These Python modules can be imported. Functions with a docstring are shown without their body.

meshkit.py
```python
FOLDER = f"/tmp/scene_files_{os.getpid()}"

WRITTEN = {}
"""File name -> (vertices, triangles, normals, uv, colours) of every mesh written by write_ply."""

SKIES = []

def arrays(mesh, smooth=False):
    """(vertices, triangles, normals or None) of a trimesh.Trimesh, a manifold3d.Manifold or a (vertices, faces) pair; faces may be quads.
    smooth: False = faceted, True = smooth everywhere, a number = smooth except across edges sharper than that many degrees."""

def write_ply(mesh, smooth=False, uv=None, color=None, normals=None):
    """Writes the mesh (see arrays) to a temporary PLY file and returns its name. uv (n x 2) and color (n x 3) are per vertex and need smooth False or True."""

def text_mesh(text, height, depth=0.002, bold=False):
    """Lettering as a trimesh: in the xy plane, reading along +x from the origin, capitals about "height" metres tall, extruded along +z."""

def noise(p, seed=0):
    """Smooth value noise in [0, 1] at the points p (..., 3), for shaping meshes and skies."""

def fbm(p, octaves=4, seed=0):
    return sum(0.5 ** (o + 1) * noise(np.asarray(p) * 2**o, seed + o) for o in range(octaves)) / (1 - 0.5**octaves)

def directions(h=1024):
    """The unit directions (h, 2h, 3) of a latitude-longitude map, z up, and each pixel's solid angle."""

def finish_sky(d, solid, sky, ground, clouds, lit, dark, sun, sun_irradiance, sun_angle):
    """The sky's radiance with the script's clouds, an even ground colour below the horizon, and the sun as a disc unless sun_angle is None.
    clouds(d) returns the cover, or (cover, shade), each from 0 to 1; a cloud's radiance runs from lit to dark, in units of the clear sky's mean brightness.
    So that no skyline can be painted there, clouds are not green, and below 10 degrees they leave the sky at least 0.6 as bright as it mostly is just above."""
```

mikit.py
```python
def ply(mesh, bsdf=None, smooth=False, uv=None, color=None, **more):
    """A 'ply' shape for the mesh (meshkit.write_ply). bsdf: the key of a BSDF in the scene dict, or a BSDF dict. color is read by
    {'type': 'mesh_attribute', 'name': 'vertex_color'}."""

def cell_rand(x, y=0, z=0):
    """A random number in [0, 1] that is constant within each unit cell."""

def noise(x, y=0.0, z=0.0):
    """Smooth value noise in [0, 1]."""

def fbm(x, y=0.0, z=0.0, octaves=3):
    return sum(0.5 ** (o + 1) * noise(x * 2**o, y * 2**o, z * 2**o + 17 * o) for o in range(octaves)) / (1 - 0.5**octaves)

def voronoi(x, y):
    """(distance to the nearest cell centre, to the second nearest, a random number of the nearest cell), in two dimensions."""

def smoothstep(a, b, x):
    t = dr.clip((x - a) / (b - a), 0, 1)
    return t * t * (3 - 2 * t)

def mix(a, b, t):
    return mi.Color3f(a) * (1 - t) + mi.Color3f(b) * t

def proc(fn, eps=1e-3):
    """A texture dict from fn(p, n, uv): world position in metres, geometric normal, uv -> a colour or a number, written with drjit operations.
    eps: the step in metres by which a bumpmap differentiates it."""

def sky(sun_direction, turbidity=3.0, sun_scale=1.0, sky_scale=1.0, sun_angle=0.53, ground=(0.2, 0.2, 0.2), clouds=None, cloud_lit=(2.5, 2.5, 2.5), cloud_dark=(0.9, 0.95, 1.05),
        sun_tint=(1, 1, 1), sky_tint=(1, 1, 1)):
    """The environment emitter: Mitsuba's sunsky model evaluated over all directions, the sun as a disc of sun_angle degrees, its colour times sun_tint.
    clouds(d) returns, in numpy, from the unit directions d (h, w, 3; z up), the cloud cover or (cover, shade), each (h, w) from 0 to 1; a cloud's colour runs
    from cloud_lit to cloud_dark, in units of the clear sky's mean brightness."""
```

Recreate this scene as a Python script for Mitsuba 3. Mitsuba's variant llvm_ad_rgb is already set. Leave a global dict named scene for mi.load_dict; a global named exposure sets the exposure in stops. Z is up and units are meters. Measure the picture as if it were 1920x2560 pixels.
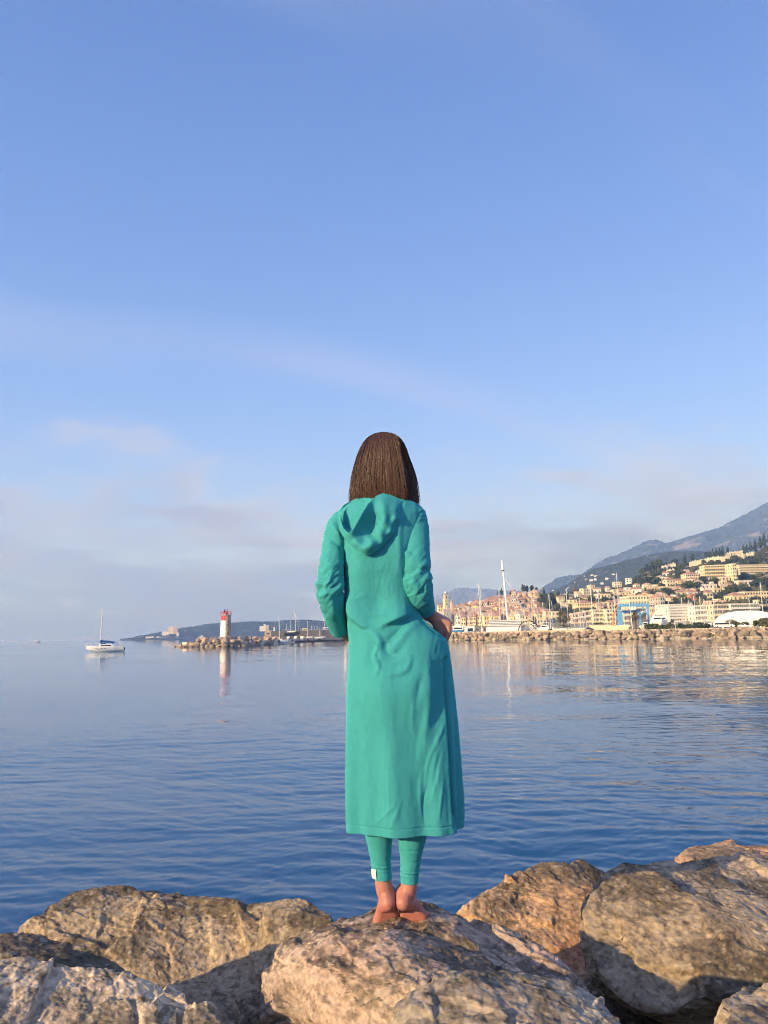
import math, random
import numpy as np, trimesh, manifold3d, drjit as dr
import mitsuba as mi
import mikit, meshkit
from mikit import proc
from scipy.spatial import cKDTree
from scipy.interpolate import RBFInterpolator, PchipInterpolator

T = mi.ScalarTransform4f
scene, labels = {}, {}
rng = np.random.default_rng(7)

# ------------------------------------------------------------------ camera
# Metres, z up, water at z = 0; the camera is hand-held at head height behind the woman, looking along +y.
FOC, CX, CY = 1923.0, 960.0, 1280.0            # focal length and centre in pixels of the 1920 x 2560 photograph
CAM = np.array([0.0, 0.0, 3.6])
PITCH, ROLL = math.radians(8.96), math.radians(1.2)
_f = np.array([0, math.cos(PITCH), math.sin(PITCH)])
_u0 = np.array([0, -math.sin(PITCH), math.cos(PITCH)])
_x = np.array([1.0, 0, 0])
_r = math.cos(ROLL) * _x - math.sin(ROLL) * _u0
_u = math.sin(ROLL) * _x + math.cos(ROLL) * _u0
_m = np.eye(4)
_m[:3, 0], _m[:3, 1], _m[:3, 2], _m[:3, 3] = -_r, _u, _f, CAM
scene['camera'] = {'type': 'perspective', 'fov': 2 * math.degrees(math.atan(960 / FOC)), 'fov_axis': 'x', 'near_clip': 0.05,
                   'far_clip': 40000.0, 'to_world': T(_m.tolist()), 'medium': {'type': 'ref', 'id': 'haze_air'}}

# ------------------------------------------------------------------ light
SUN_AZ, SUN_EL = math.radians(50), math.radians(16)   # behind the camera, to the left; low morning sun
SUN = np.array([-math.sin(SUN_AZ) * math.cos(SUN_EL), -math.cos(SUN_AZ) * math.cos(SUN_EL), math.sin(SUN_EL)])

def clouds(d):
    x, y, z = d[..., 0], d[..., 1], d[..., 2]
    h = np.maximum(z, 0.0) + 0.06
    # a high plane for the wisps, stretched along one direction
    q = np.stack([(x * 0.8 + y * 0.6) / h * 0.55, (y * 0.8 - x * 0.6) / h * 2.6, h * 0 + 3.1], -1)
    w = meshkit.fbm(q, 5, 3)
    w2 = meshkit.fbm(q * 0.4 + 7.7, 3, 9)
    wisp = np.clip((w - 0.46) * 5.5, 0, 1) ** 1.3 * np.clip((w2 - 0.43) * 6, 0, 1) * 0.60
    # a soft lilac bank low over the sea
    az = np.arctan2(x, y)
    el = np.degrees(np.arcsin(np.clip(z, -1, 1)))
    e = meshkit.fbm(np.stack([az * 10, el * 0.55, az * 0 + 1], -1), 5, 21)
    top = 11.5 + 5.0 * (e - 0.5) * 2 - 2.2 * np.exp(-((az - 0.02) / 0.16) ** 2)
    bank = 1 / (1 + np.exp((el - top) / 0.75))
    body = 0.52 + 1.0 * (meshkit.fbm(np.stack([az * 13, el * 1.1 + az * 3, az * 0 + 4], -1), 5, 33) - 0.5) * 2
    low = 1 / (1 + np.exp((el - 5.5) / 1.8)) * 0.3
    bank = np.clip(bank * body + low, 0, 0.97)
    cover = 1 - (1 - wisp) * (1 - bank)
    shade = np.clip((top + 1.5 - el) / 10.0, 0.05, 1)
    return cover, shade

scene['sky'] = mikit.sky(SUN.tolist(), turbidity=3, sun_scale=2.2, sun_tint=(0.77, 0.95, 1.34), ground=(0.40, 0.43, 0.50), clouds=clouds, cloud_lit=(1.42, 1.50, 1.92), cloud_dark=(0.24, 0.36, 0.82), sky_tint=(1.22, 1.42, 2.35))
exposure = 2.05

# ------------------------------------------------------------------ pixel <-> point
def ray(px, py):
    d = ((px - CX) / FOC) * _r + ((CY - py) / FOC) * _u + _f
    return d / np.linalg.norm(d)

def P(px, py, Y):
    "the point of the line of sight through a photograph pixel that lies Y metres ahead"
    d = ray(px, py)
    return CAM + d * (Y / d[1])

def W(px, py, z=0.0):
    d = ray(px, py)
    return CAM + d * ((z - CAM[2]) / d[2])

def proj(p):
    q = np.asarray(p) - CAM
    a, b, c = q @ _r, q @ _u, q @ _f
    return np.stack([CX + FOC * a / c, CY - FOC * b / c], -1)

def ppm(Y):
    return FOC / Y

# ------------------------------------------------------------------ building the scene dict
_used = {}
def key_for(name, parent=None):
    k = name if parent is None else parent + '__' + name
    n = _used.get(k, 0)
    _used[k] = n + 1
    return k if n == 0 else f'{k}_{n:03d}'

def tag(key, label=None, category=None, group=None, kind=None):
    d = labels.setdefault(key, {})
    for a, b in (('label', label), ('category', category), ('group', group), ('kind', kind)):
        if b: d[a] = b
    return key

def thing(name, label, category, group=None):
    return tag(key_for(name), label, category, group)

def obj(name, mesh, bsdf, parent=None, smooth=False, color=None, label=None, category=None, group=None, kind=None, to_world=None):
    k = key_for(name, parent)
    d = mesh if isinstance(mesh, dict) else mikit.ply(mesh, bsdf, smooth=smooth, color=color)
    if isinstance(mesh, dict) and bsdf: d = {**d, 'bsdf': {'type': 'ref', 'id': bsdf}}
    scene[k] = {**d, 'to_world': to_world} if to_world is not None else d
    if label or category or group or kind: tag(k, label, category, group, kind)
    return k

def rgb(*c): return {'type': 'rgb', 'value': [float(v) for v in c]}

def mat(name, base, rough=0.8, spec=0.4, **kw):
    base = rgb(*base) if isinstance(base, (tuple, list)) else base
    scene[name] = {'type': 'twosided', 'bsdf': {'type': 'principled', 'base_color': base, 'roughness': rough, 'specular': spec, **kw}}
    return name

# mesh helpers -------------------------------------------------------------
cat = trimesh.util.concatenate
def box(x0, x1, y0, y1, z0, z1):
    m = trimesh.creation.box(extents=(x1 - x0, y1 - y0, z1 - z0))
    m.apply_translation(((x0 + x1) / 2, (y0 + y1) / 2, (z0 + z1) / 2))
    return m

def rod(a, b, r0, r1=None, n=6):
    a, b = np.asarray(a, float), np.asarray(b, float)
    r1 = r0 if r1 is None else r1
    d = b - a; L = np.linalg.norm(d); d /= L
    s = np.cross(d, [0, 0, 1] if abs(d[2]) < 0.9 else [1, 0, 0]); s /= np.linalg.norm(s)
    t = np.cross(d, s)
    an = np.arange(n) * 2 * np.pi / n
    ring = np.cos(an)[:, None] * s + np.sin(an)[:, None] * t
    v = np.vstack([a + ring * r0, b + ring * r1, [a], [b]])
    i = np.arange(n); j = (i + 1) % n
    f = np.vstack([np.stack([i, j, j + n], 1), np.stack([i, j + n, i + n], 1), np.stack([j, i, i * 0 + 2 * n], 1), np.stack([i + n, j + n, i * 0 + 2 * n + 1], 1)])
    return trimesh.Trimesh(v, f, process=False)

def path(pts, r, n=6):
    r = np.broadcast_to(r, len(pts))
    return cat([rod(pts[i], pts[i + 1], r[i], r[i + 1], n) for i in range(len(pts) - 1)])

def loft(rings, cap=True, closed=True):
    "rings (m, n, 3): a skin over closed rings"
    R = np.asarray(rings, float); m, n, _ = R.shape
    v = R.reshape(-1, 3)
    i, j = np.meshgrid(np.arange(m - 1), np.arange(n if closed else n - 1), indexing='ij')
    a = (i * n + j).ravel(); b = (i * n + (j + 1) % n).ravel()
    f = [np.stack([a, b, b + n], 1), np.stack([a, b + n, a + n], 1)]
    if cap:
        k = np.arange(n); kk = (k + 1) % n
        v = np.vstack([v, R[0].mean(0), R[-1].mean(0)])
        f += [np.stack([kk, k, k * 0 + m * n], 1), np.stack([k + (m - 1) * n, kk + (m - 1) * n, k * 0 + m * n + 1], 1)]
    return trimesh.Trimesh(v, np.vstack(f), process=False)

def man(m):
    return manifold3d.Manifold(manifold3d.Mesh(np.asarray(m.vertices, np.float32), np.asarray(m.faces, np.uint32)))
def tri(m):
    q = m.to_mesh()
    return trimesh.Trimesh(np.array(q.vert_properties[:, :3]), np.array(q.tri_verts), process=True)
def sph(c, r, n=16):
    return manifold3d.Manifold.sphere(float(r), n).translate([float(v) for v in c])
def bone(a, b, ra, rb, n=16):
    return manifold3d.Manifold.batch_hull([sph(a, ra, n), sph(b, rb, n)])
def place(x, y, z, rz=0.0, s=1.0):
    return T().translate([x, y, z]).rotate([0, 0, 1], rz).scale(s if np.ndim(s) else [s, s, s])
def extr(poly, h):
    return trimesh.creation.extrude_polygon(poly, h, engine='earcut')

# ------------------------------------------------------------------ air
scene['haze_air'] = {'type': 'homogeneous', 'albedo': {'type': 'rgb', 'value': [0.79, 0.80, 0.86]}, 'sigma_t': {'type': 'rgb', 'value': [0.82e-4, 1.25e-4, 2.2e-4]}}
scene['haze'] = {'type': 'cube', 'to_world': T().translate([0, 2500, 500]).scale([7000, 7000, 502]), 'bsdf': {'type': 'null'}, 'interior': {'type': 'ref', 'id': 'haze_air'}}
tag('haze', kind='stuff')
# ------------------------------------------------------------------ water
def wave_set(n=70, seed=5):
    r = np.random.default_rng(seed)
    lam = np.exp(r.uniform(math.log(0.14), math.log(1.7), n))
    th = math.radians(82) + r.normal(0, 0.55, n)           # the ripples run mostly towards and away from the shore
    k = 2 * np.pi / lam
    slope = 0.0112 * np.where(lam > 0.6, (0.6 / lam) ** 1.0, 1.0)
    lam2 = np.exp(r.uniform(math.log(4), math.log(26), 14)); k2 = 2 * np.pi / lam2; th2 = math.radians(75) + r.normal(0, 0.6, 14)   # a faint swell
    lam3 = np.exp(r.uniform(math.log(1.4), math.log(5.5), 22)); k2 = np.r_[k2, 2 * np.pi / lam3]; th2 = np.r_[th2, math.radians(85) + r.normal(0, 0.5, 22)]
    k, th, slope = np.r_[k, k2], np.r_[th, th2], np.r_[slope, np.full(14, 0.0042), np.full(22, 0.0038)]
    return k * np.cos(th), k * np.sin(th), slope / k, r.uniform(0, 6.28, n + 36)

def wave_height(x, y):
    z = np.zeros_like(x)
    calm = meshkit.fbm(np.stack([x / 14, y / 30, x * 0], -1), 3, 44)
    a = 0.35 + 1.3 * calm
    wx = x + 0.35 * meshkit.noise(np.stack([x * 0.8, y * 0.8, x * 0], -1), 2)
    wy = y + 0.35 * meshkit.noise(np.stack([x * 0.8, y * 0.8, x * 0 + 9], -1), 3)
    for kx, ky, amp, ph in zip(*wave_set()):
        z += amp * np.sin(kx * wx + ky * wy + ph)
    return z * a

def build_water():
    r0, r1 = 4.2, 2600.0
    nr, na = 1460, 640
    rr = r0 * (r1 / r0) ** (np.arange(nr) / (nr - 1))
    aa = np.radians(np.linspace(-36, 36, na))
    R, A = np.meshgrid(rr, aa, indexing='ij')
    x, y = R * np.sin(A), R * np.cos(A)
    z = wave_height(x, y)
    z *= (0.74 + 0.70 / (1 + (R / 26) ** 2)) / (1 + (R / 700) ** 0.9)      # the sheltered bay lies calmer than the open shore
    edge = np.minimum(np.minimum(np.arange(na), na - 1 - np.arange(na)) / 12, 1)[None, :] * np.minimum(1, (nr - 1 - np.arange(nr)) / 8)[:, None]
    v = np.stack([x, y, z * edge], -1).reshape(-1, 3)
    i, j = np.meshgrid(np.arange(nr - 1), np.arange(na - 1), indexing='ij')
    a = (i * na + j).ravel()
    f = np.vstack([np.stack([a, a + na, a + na + 1], 1), np.stack([a, a + na + 1, a + 1], 1)])
    f = f[:, ::-1]
    # the rest of the bay, flat, out to the horizon and round behind the camera
    L = 6900.0
    outer = [[-L, -4300], [L, -4300], [L, 9300], [-L, 9300]]
    from shapely.geometry import Polygon
    near = np.vstack([v[:na][:, :2][::1], v[(nr - 1) * na:][:, :2][::-1]])
    arcs = np.vstack([np.stack([rr * np.sin(aa[0]), rr * np.cos(aa[0])], 1)[::-1], v[:na, :2], np.stack([rr * np.sin(aa[-1]), rr * np.cos(aa[-1])], 1), v[(nr - 1) * na:, :2][::-1]])
    arcs = arcs[np.r_[True, np.linalg.norm(np.diff(arcs, axis=0), axis=1) > 1e-6]]
    poly = Polygon(outer, [arcs[:-1]])
    fv, ff = trimesh.creation.triangulate_polygon(poly, engine='earcut')
    flat = trimesh.Trimesh(np.c_[fv, np.zeros(len(fv))], ff, process=False)
    if flat.face_normals[:, 2].mean() < 0: flat.invert()
    m = cat([trimesh.Trimesh(v, f, process=False), flat])
    return m

def water_body(p, n, uv):
    a = mikit.fbm(p.x * 0.05, p.y * 0.025, 0.0, 2)
    return mikit.mix((0.014, 0.118, 0.285), (0.022, 0.148, 0.330), a)
scene['sea_water'] = {'type': 'plastic', 'int_ior': 1.33, 'ext_ior': 1.0, 'nonlinear': True, 'diffuse_reflectance': proc(water_body)}
obj('water', build_water(), 'sea_water', smooth=True, label='calm rippled blue sea of the bay', kind='structure')
obj('seabed', box(-6900, 6900, -4300, 9300, -1.6, -1.2), mat('seabed_sand', (0.1, 0.1, 0.08)), label='seabed under the bay', kind='structure')
# ------------------------------------------------------------------ the boulders of the near breakwater
def rock_bump(p, n, uv):
    a = mikit.fbm(p.x * 55, p.y * 55, p.z * 55, 3)
    b = mikit.fbm(p.x * 17 + 5, p.y * 17, p.z * 30, 2)
    return a * 0.014 + b * 0.010

def stone_face(tan, dark, pink, mix, k):
    "weathered limestone: warm and pinkish beds, dark crust in ragged patches, thin fractures, pale veins and grain"
    tan, dark, pink = (np.array(v) for v in (tan, dark, pink))
    k = float(k)
    def f(p, n, uv):
        wx = mikit.fbm(p.x * 7 + k, p.y * 7, p.z * 7, 2) - 0.5; wz = mikit.fbm(p.x * 7, p.y * 7 + k, p.z * 7 + 3, 2) - 0.5
        x, y, z = p.x + 0.10 * wx + k, p.y + 0.08 * wz, p.z + 0.10 * wz
        big = mikit.fbm(x * 2.2, y * 2.2, z * 3.0, 3)
        c = mikit.mix([float(v) * 0.80 for v in tan], [float(v) * 1.18 for v in tan], mikit.smoothstep(0.3, 0.7, big))
        c = mikit.mix(c, mi.Color3f(*[float(v) for v in pink]), 0.75 * mikit.smoothstep(0.48, 0.62, mikit.fbm(x * 3.1 + 9, y * 3.1, z * 2.2, 3)))
        crust = mikit.fbm(x * 4.2 + 3, y * 4.2, z * 5.5, 4) + 0.11 * mikit.smoothstep(0.45, 0.9, n.z) - 0.03       # the crust grows thickest on upward faces
        crust = crust + 0.30 * (mikit.fbm(x * 24, y * 24, z * 30, 2) - 0.5)
        c = mikit.mix(c, mi.Color3f(*[float(v) for v in dark]), 0.78 * mikit.smoothstep(float(0.60 - 0.20 * mix), float(0.76 - 0.20 * mix), crust))
        gr = mikit.fbm(x * 75, y * 75, z * 75, 2)
        c = c * (0.44 + 1.12 * gr)
        g2 = mikit.fbm(p.x * 38 + 4, p.y * 38, p.z * 56, 2)
        c = mikit.mix(c, mi.Color3f(0.50, 0.43, 0.35), 0.38 * mikit.smoothstep(0.62, 0.78, g2))
        c = c * (1 - 0.38 * mikit.smoothstep(0.42, 0.26, g2))
        f1 = dr.abs(mikit.fbm(x * 3.4, y * 3.4, z * 7.0 + k, 2) - 0.5)
        return c * (1 - 0.5 * mikit.smoothstep(0.010, 0.002, f1) * mikit.smoothstep(0.5, 0.62, big))
    return f
_rock_mats = {}
def rock_mat(pal, mix):
    key = (pal, round(mix, 1))
    if key not in _rock_mats:
        n = f'rock_face_{len(_rock_mats)}'
        scene[n] = {'type': 'twosided', 'bsdf': {'type': 'bumpmap', 'arbitrary': proc(rock_bump, eps=0.003), 'scale': 1.0,
                    'bsdf': {'type': 'principled', 'base_color': proc(stone_face(*pal, round(mix, 1), 1.7 * len(_rock_mats))), 'roughness': 0.88, 'specular': 0.2}}}
        _rock_mats[key] = n
    return _rock_mats[key]

def facets(p, size, slope, seed):
    "piecewise flat chips with broken edges"
    r = np.random.default_rng(seed)
    lo, hi = p.min(0) - size, p.max(0) + size
    n = np.ceil((hi - lo) / size).astype(int)
    g = np.stack(np.meshgrid(*[np.arange(k) for k in n], indexing='ij'), -1).reshape(-1, 3)
    c = lo + (g + r.random(g.shape)) * size
    t = r.normal(0, slope, c.shape); b = r.normal(0, 0.04 * size, len(c))
    dd, i = cKDTree(c).query(p, k=2)
    h = ((p[:, None, :] - c[i]) * t[i]).sum(-1) + b[i]
    w = np.clip(0.5 + (dd[:, 1] - dd[:, 0]) / (0.05 * size), 0, 1)      # a short ramp where two chips meet
    return h[:, 0] * w + h[:, 1] * (1 - w)

def hull(pts):
    q = [P(*a[0]) if isinstance(a[0], tuple) else np.array(a, float) for a in pts]
    return manifold3d.Manifold.hull_points([tuple(map(float, v)) for v in q])

def boulder(hulls, seed, fine, label, pal, rough=0.42, strata=(0.3, 0.2, 1.0), rounding=2, mix=0.5, veins=0.5, group=None):
    m = manifold3d.Manifold.batch_boolean([hull(h) for h in hulls], manifold3d.OpType.Add)
    t = tri(m.refine_to_length(0.055))
    trimesh.smoothing.filter_laplacian(t, lamb=0.5, iterations=rounding, volume_constraint=True)
    toward = (CAM + np.array([0, 0, 1.0])) - t.triangles_center
    seen = (t.face_normals * toward).sum(1) > -0.3 * np.linalg.norm(toward, axis=1)
    base_n = np.array(t.vertex_normals)
    v, fa, idx = trimesh.remesh.subdivide_to_size(t.vertices, t.faces[seen], fine * 1.25, max_iter=12, return_index=True)
    t2 = trimesh.Trimesh(np.vstack([v, t.vertices]), np.vstack([fa, t.faces[~seen] + len(v)]), process=False)
    t2.merge_vertices(digits_vertex=6)
    dist, near = cKDTree(t.vertices).query(t2.vertices, k=4)
    wgt = 1 / (dist + 0.02) ** 2
    n = (base_n[near] * wgt[..., None]).sum(1); n /= np.linalg.norm(n, axis=1, keepdims=True)
    t = t2; p = np.array(t.vertices)
    s = np.array(strata) / np.linalg.norm(strata)
    q = p + (p @ s)[:, None] * s * 0.9                  # bedding: features lie flatter across this direction
    q = q + 0.05 * np.stack([meshkit.fbm(p * 5 + k * 9, 3, seed + k) - 0.5 for k in range(3)], -1)
    wq = q + 0.03 * np.stack([meshkit.fbm(q * 11 + k * 5, 3, seed + 20 + k) - 0.5 for k in range(3)], -1)
    d = rough * (0.05 * (meshkit.fbm(q * 1.8, 3, seed) - 0.5) + 0.75 * facets(wq, 0.40, 0.17, seed) + 0.5 * facets(wq, 0.15, 0.22, seed + 1)
                 + 0.42 * facets(wq, 0.055, 0.26, seed + 2) + 0.42 * facets(wq, 0.024, 0.30, seed + 3) + 0.008 * (meshkit.fbm(q * 40, 2, seed + 7) - 0.5))
    d -= np.median(d)
    crack = np.abs(meshkit.fbm(q * 1.5 + 3.3, 3, seed + 5) - 0.5)
    d -= rough * 0.012 * np.clip(1 - crack / 0.008, 0, 1)
    t.vertices = p + n * d[:, None]
    k = obj('boulder', t, rock_mat(pal, mix), smooth=True, label=label, category='boulder', group=group)
    return t

TAN, BROWN, PINK, GREY, ORANGE = (0.335, 0.255, 0.18), (0.27, 0.20, 0.135), (0.38, 0.255, 0.20), (0.30, 0.255, 0.205), (0.36, 0.205, 0.125)
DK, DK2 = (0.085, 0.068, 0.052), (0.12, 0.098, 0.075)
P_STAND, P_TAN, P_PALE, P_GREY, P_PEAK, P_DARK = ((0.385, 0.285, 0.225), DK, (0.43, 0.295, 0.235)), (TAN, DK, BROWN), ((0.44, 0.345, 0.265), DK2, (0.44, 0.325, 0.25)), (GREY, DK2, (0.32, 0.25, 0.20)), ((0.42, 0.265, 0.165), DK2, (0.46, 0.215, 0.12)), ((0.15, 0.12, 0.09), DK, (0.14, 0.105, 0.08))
B = lambda *l: list(l)
def px(s): return [(tuple(a),) for a in s]
r_stand = boulder([px([(868, 2299, 2.95), (1047, 2248, 3.15), (1134, 2285, 3.1), (1220, 2329, 3.0), (1330, 2381, 2.85), (1440, 2439, 2.7), (1475, 2470, 2.62), (735, 2351, 2.8), (781, 2339, 2.85),
    (665, 2385, 2.75), (640, 2430, 2.72), (645, 2500, 2.68), (690, 2560, 2.6), (966, 2345, 2.58), (1000, 2390, 2.45), (1085, 2490, 2.2), (870, 2440, 2.56), (700, 2720, 2.5), (950, 2560, 2.36), (1000, 2720, 2.2), (1475, 2600, 2.45)])
    + [(-0.4, 3.4, 1.7), (0.7, 3.3, 1.7)]], 14, 0.011, 'broad pinkish boulder in the middle that the woman stands on', P_STAND, rounding=2, mix=0.75)
r_left = boulder([px([(17, 2334, 3.7), (35, 2310, 3.7), (64, 2290, 3.72), (116, 2284, 3.75), (124, 2270, 3.78), (156, 2244, 3.85), (191, 2221, 3.9), (243, 2211, 3.95), (301, 2216, 3.95), (347, 2224, 3.95),
    (451, 2241, 3.9), (550, 2256, 3.85), (612, 2266, 3.8), (640, 2330, 3.7), (680, 2420, 3.55), (60, 2380, 3.6), (300, 2290, 3.82), (500, 2320, 3.75), (300, 2420, 3.6), (520, 2450, 3.5), (600, 2480, 3.45), (560, 2560, 3.35), (600, 2650, 3.2), (200, 2560, 3.4)])
    + [(-1.6, 4.6, 1.3), (-.5, 4.6, 1.3), (-1.7, 3.6, 1.5), (-.4, 3.2, 1.5)],
    px([(584, 2264, 3.75), (619, 2255, 3.8), (689, 2247, 3.8), (752, 2253, 3.78), (793, 2270, 3.72), (822, 2293, 3.65), (839, 2310, 3.6), (600, 2310, 3.65), (680, 2300, 3.68), (770, 2330, 3.6), (800, 2420, 3.5), (650, 2480, 3.4), (620, 2400, 3.52)])
    + [(-.6, 4.3, 1.5), (-.15, 4.2, 1.5), (-.1, 3.4, 1.5)]], 11, 0.013, 'wide brown boulder with a humped top beside the water, left of the middle', P_TAN, rounding=2, mix=0.6, strata=(0.5, 0.2, 0.9))
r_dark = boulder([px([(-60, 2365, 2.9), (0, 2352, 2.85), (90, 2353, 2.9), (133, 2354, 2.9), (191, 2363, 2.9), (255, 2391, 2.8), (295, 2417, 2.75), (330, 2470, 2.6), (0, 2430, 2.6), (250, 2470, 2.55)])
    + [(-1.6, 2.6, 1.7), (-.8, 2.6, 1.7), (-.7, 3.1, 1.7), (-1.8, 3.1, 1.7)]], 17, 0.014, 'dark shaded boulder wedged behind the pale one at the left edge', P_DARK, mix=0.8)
r_front = boulder([px([(-60, 2405, 2.52), (0, 2409, 2.52), (40, 2404, 2.56), (98, 2397, 2.58), (130, 2411, 2.56), (179, 2409, 2.58), (214, 2432, 2.56), (278, 2444, 2.56), (324, 2473, 2.52), (370, 2484, 2.54), (440, 2507, 2.52),
    (509, 2530, 2.5), (556, 2554, 2.46), (600, 2600, 2.42), (0, 2500, 2.38), (324, 2510, 2.45), (300, 2600, 2.35), (380, 2580, 2.38), (100, 2700, 2.2), (-100, 2550, 2.3), (450, 2700, 2.3)])
    + [(-1.4, 2.0, 1.8), (-.5, 2.0, 1.8), (-.55, 2.6, 1.8), (-1.4, 2.7, 1.8)]], 23, 0.009, 'pale sunlit boulder with streaked broken face in the bottom left corner', P_PALE, rounding=2, mix=0.25, strata=(0.9, 0.3, -0.3))
r_low = boulder([px([(972, 2540, 2.06), (1035, 2514, 2.1), (1082, 2491, 2.12), (1180, 2479, 2.16), (1215, 2453, 2.2), (1272, 2459, 2.2), (1388, 2456, 2.25), (1481, 2479, 2.2), (1510, 2502, 2.16), (1550, 2531, 2.12), (1579, 2560, 2.08),
    (1620, 2620, 2.0), (1000, 2620, 1.95), (1180, 2520, 2.06), (1290, 2520, 2.1), (1250, 2600, 1.98), (1420, 2620, 2.0), (1200, 2720, 1.85), (1550, 2700, 1.9)]) + [(.0, 1.7, 1.9), (.6, 1.7, 1.9), (.0, 2.1, 1.9), (.7, 2.1, 1.9)]],
    29, 0.008, 'grey flaky boulder at the bottom edge in front of the one stood on', P_GREY, rounding=2, mix=0.35)
r_peak = boulder([px([(1139, 2285, 4.0), (1203, 2251, 4.05), (1238, 2236, 4.1), (1272, 2216, 4.15), (1307, 2199, 4.2), (1330, 2173, 4.25), (1359, 2148, 4.3), (1382, 2147, 4.35), (1423, 2170, 4.35), (1463, 2190, 4.3), (1498, 2204, 4.25),
    (1520, 2260, 4.1), (1180, 2320, 3.95), (1250, 2300, 3.98), (1350, 2280, 4.03), (1450, 2350, 3.92), (1400, 2420, 3.82), (1300, 2400, 3.88), (1480, 2440, 3.78), (1480, 2520, 3.65)])
    + [(.3, 4.9, 1.5), (1.2, 5.0, 1.5), (.4, 3.8, 1.6), (1.1, 3.7, 1.6)]], 31, 0.013, 'orange stained boulder with a pointed top, right of the middle', P_PEAK, rounding=2, mix=0.3)
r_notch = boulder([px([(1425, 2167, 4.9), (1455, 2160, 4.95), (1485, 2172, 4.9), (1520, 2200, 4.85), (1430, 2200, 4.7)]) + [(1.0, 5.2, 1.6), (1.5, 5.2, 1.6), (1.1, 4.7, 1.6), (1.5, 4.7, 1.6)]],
    37, 0.02, 'small dark boulder showing in the notch beside the pointed one', P_DARK, mix=0.8)
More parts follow.
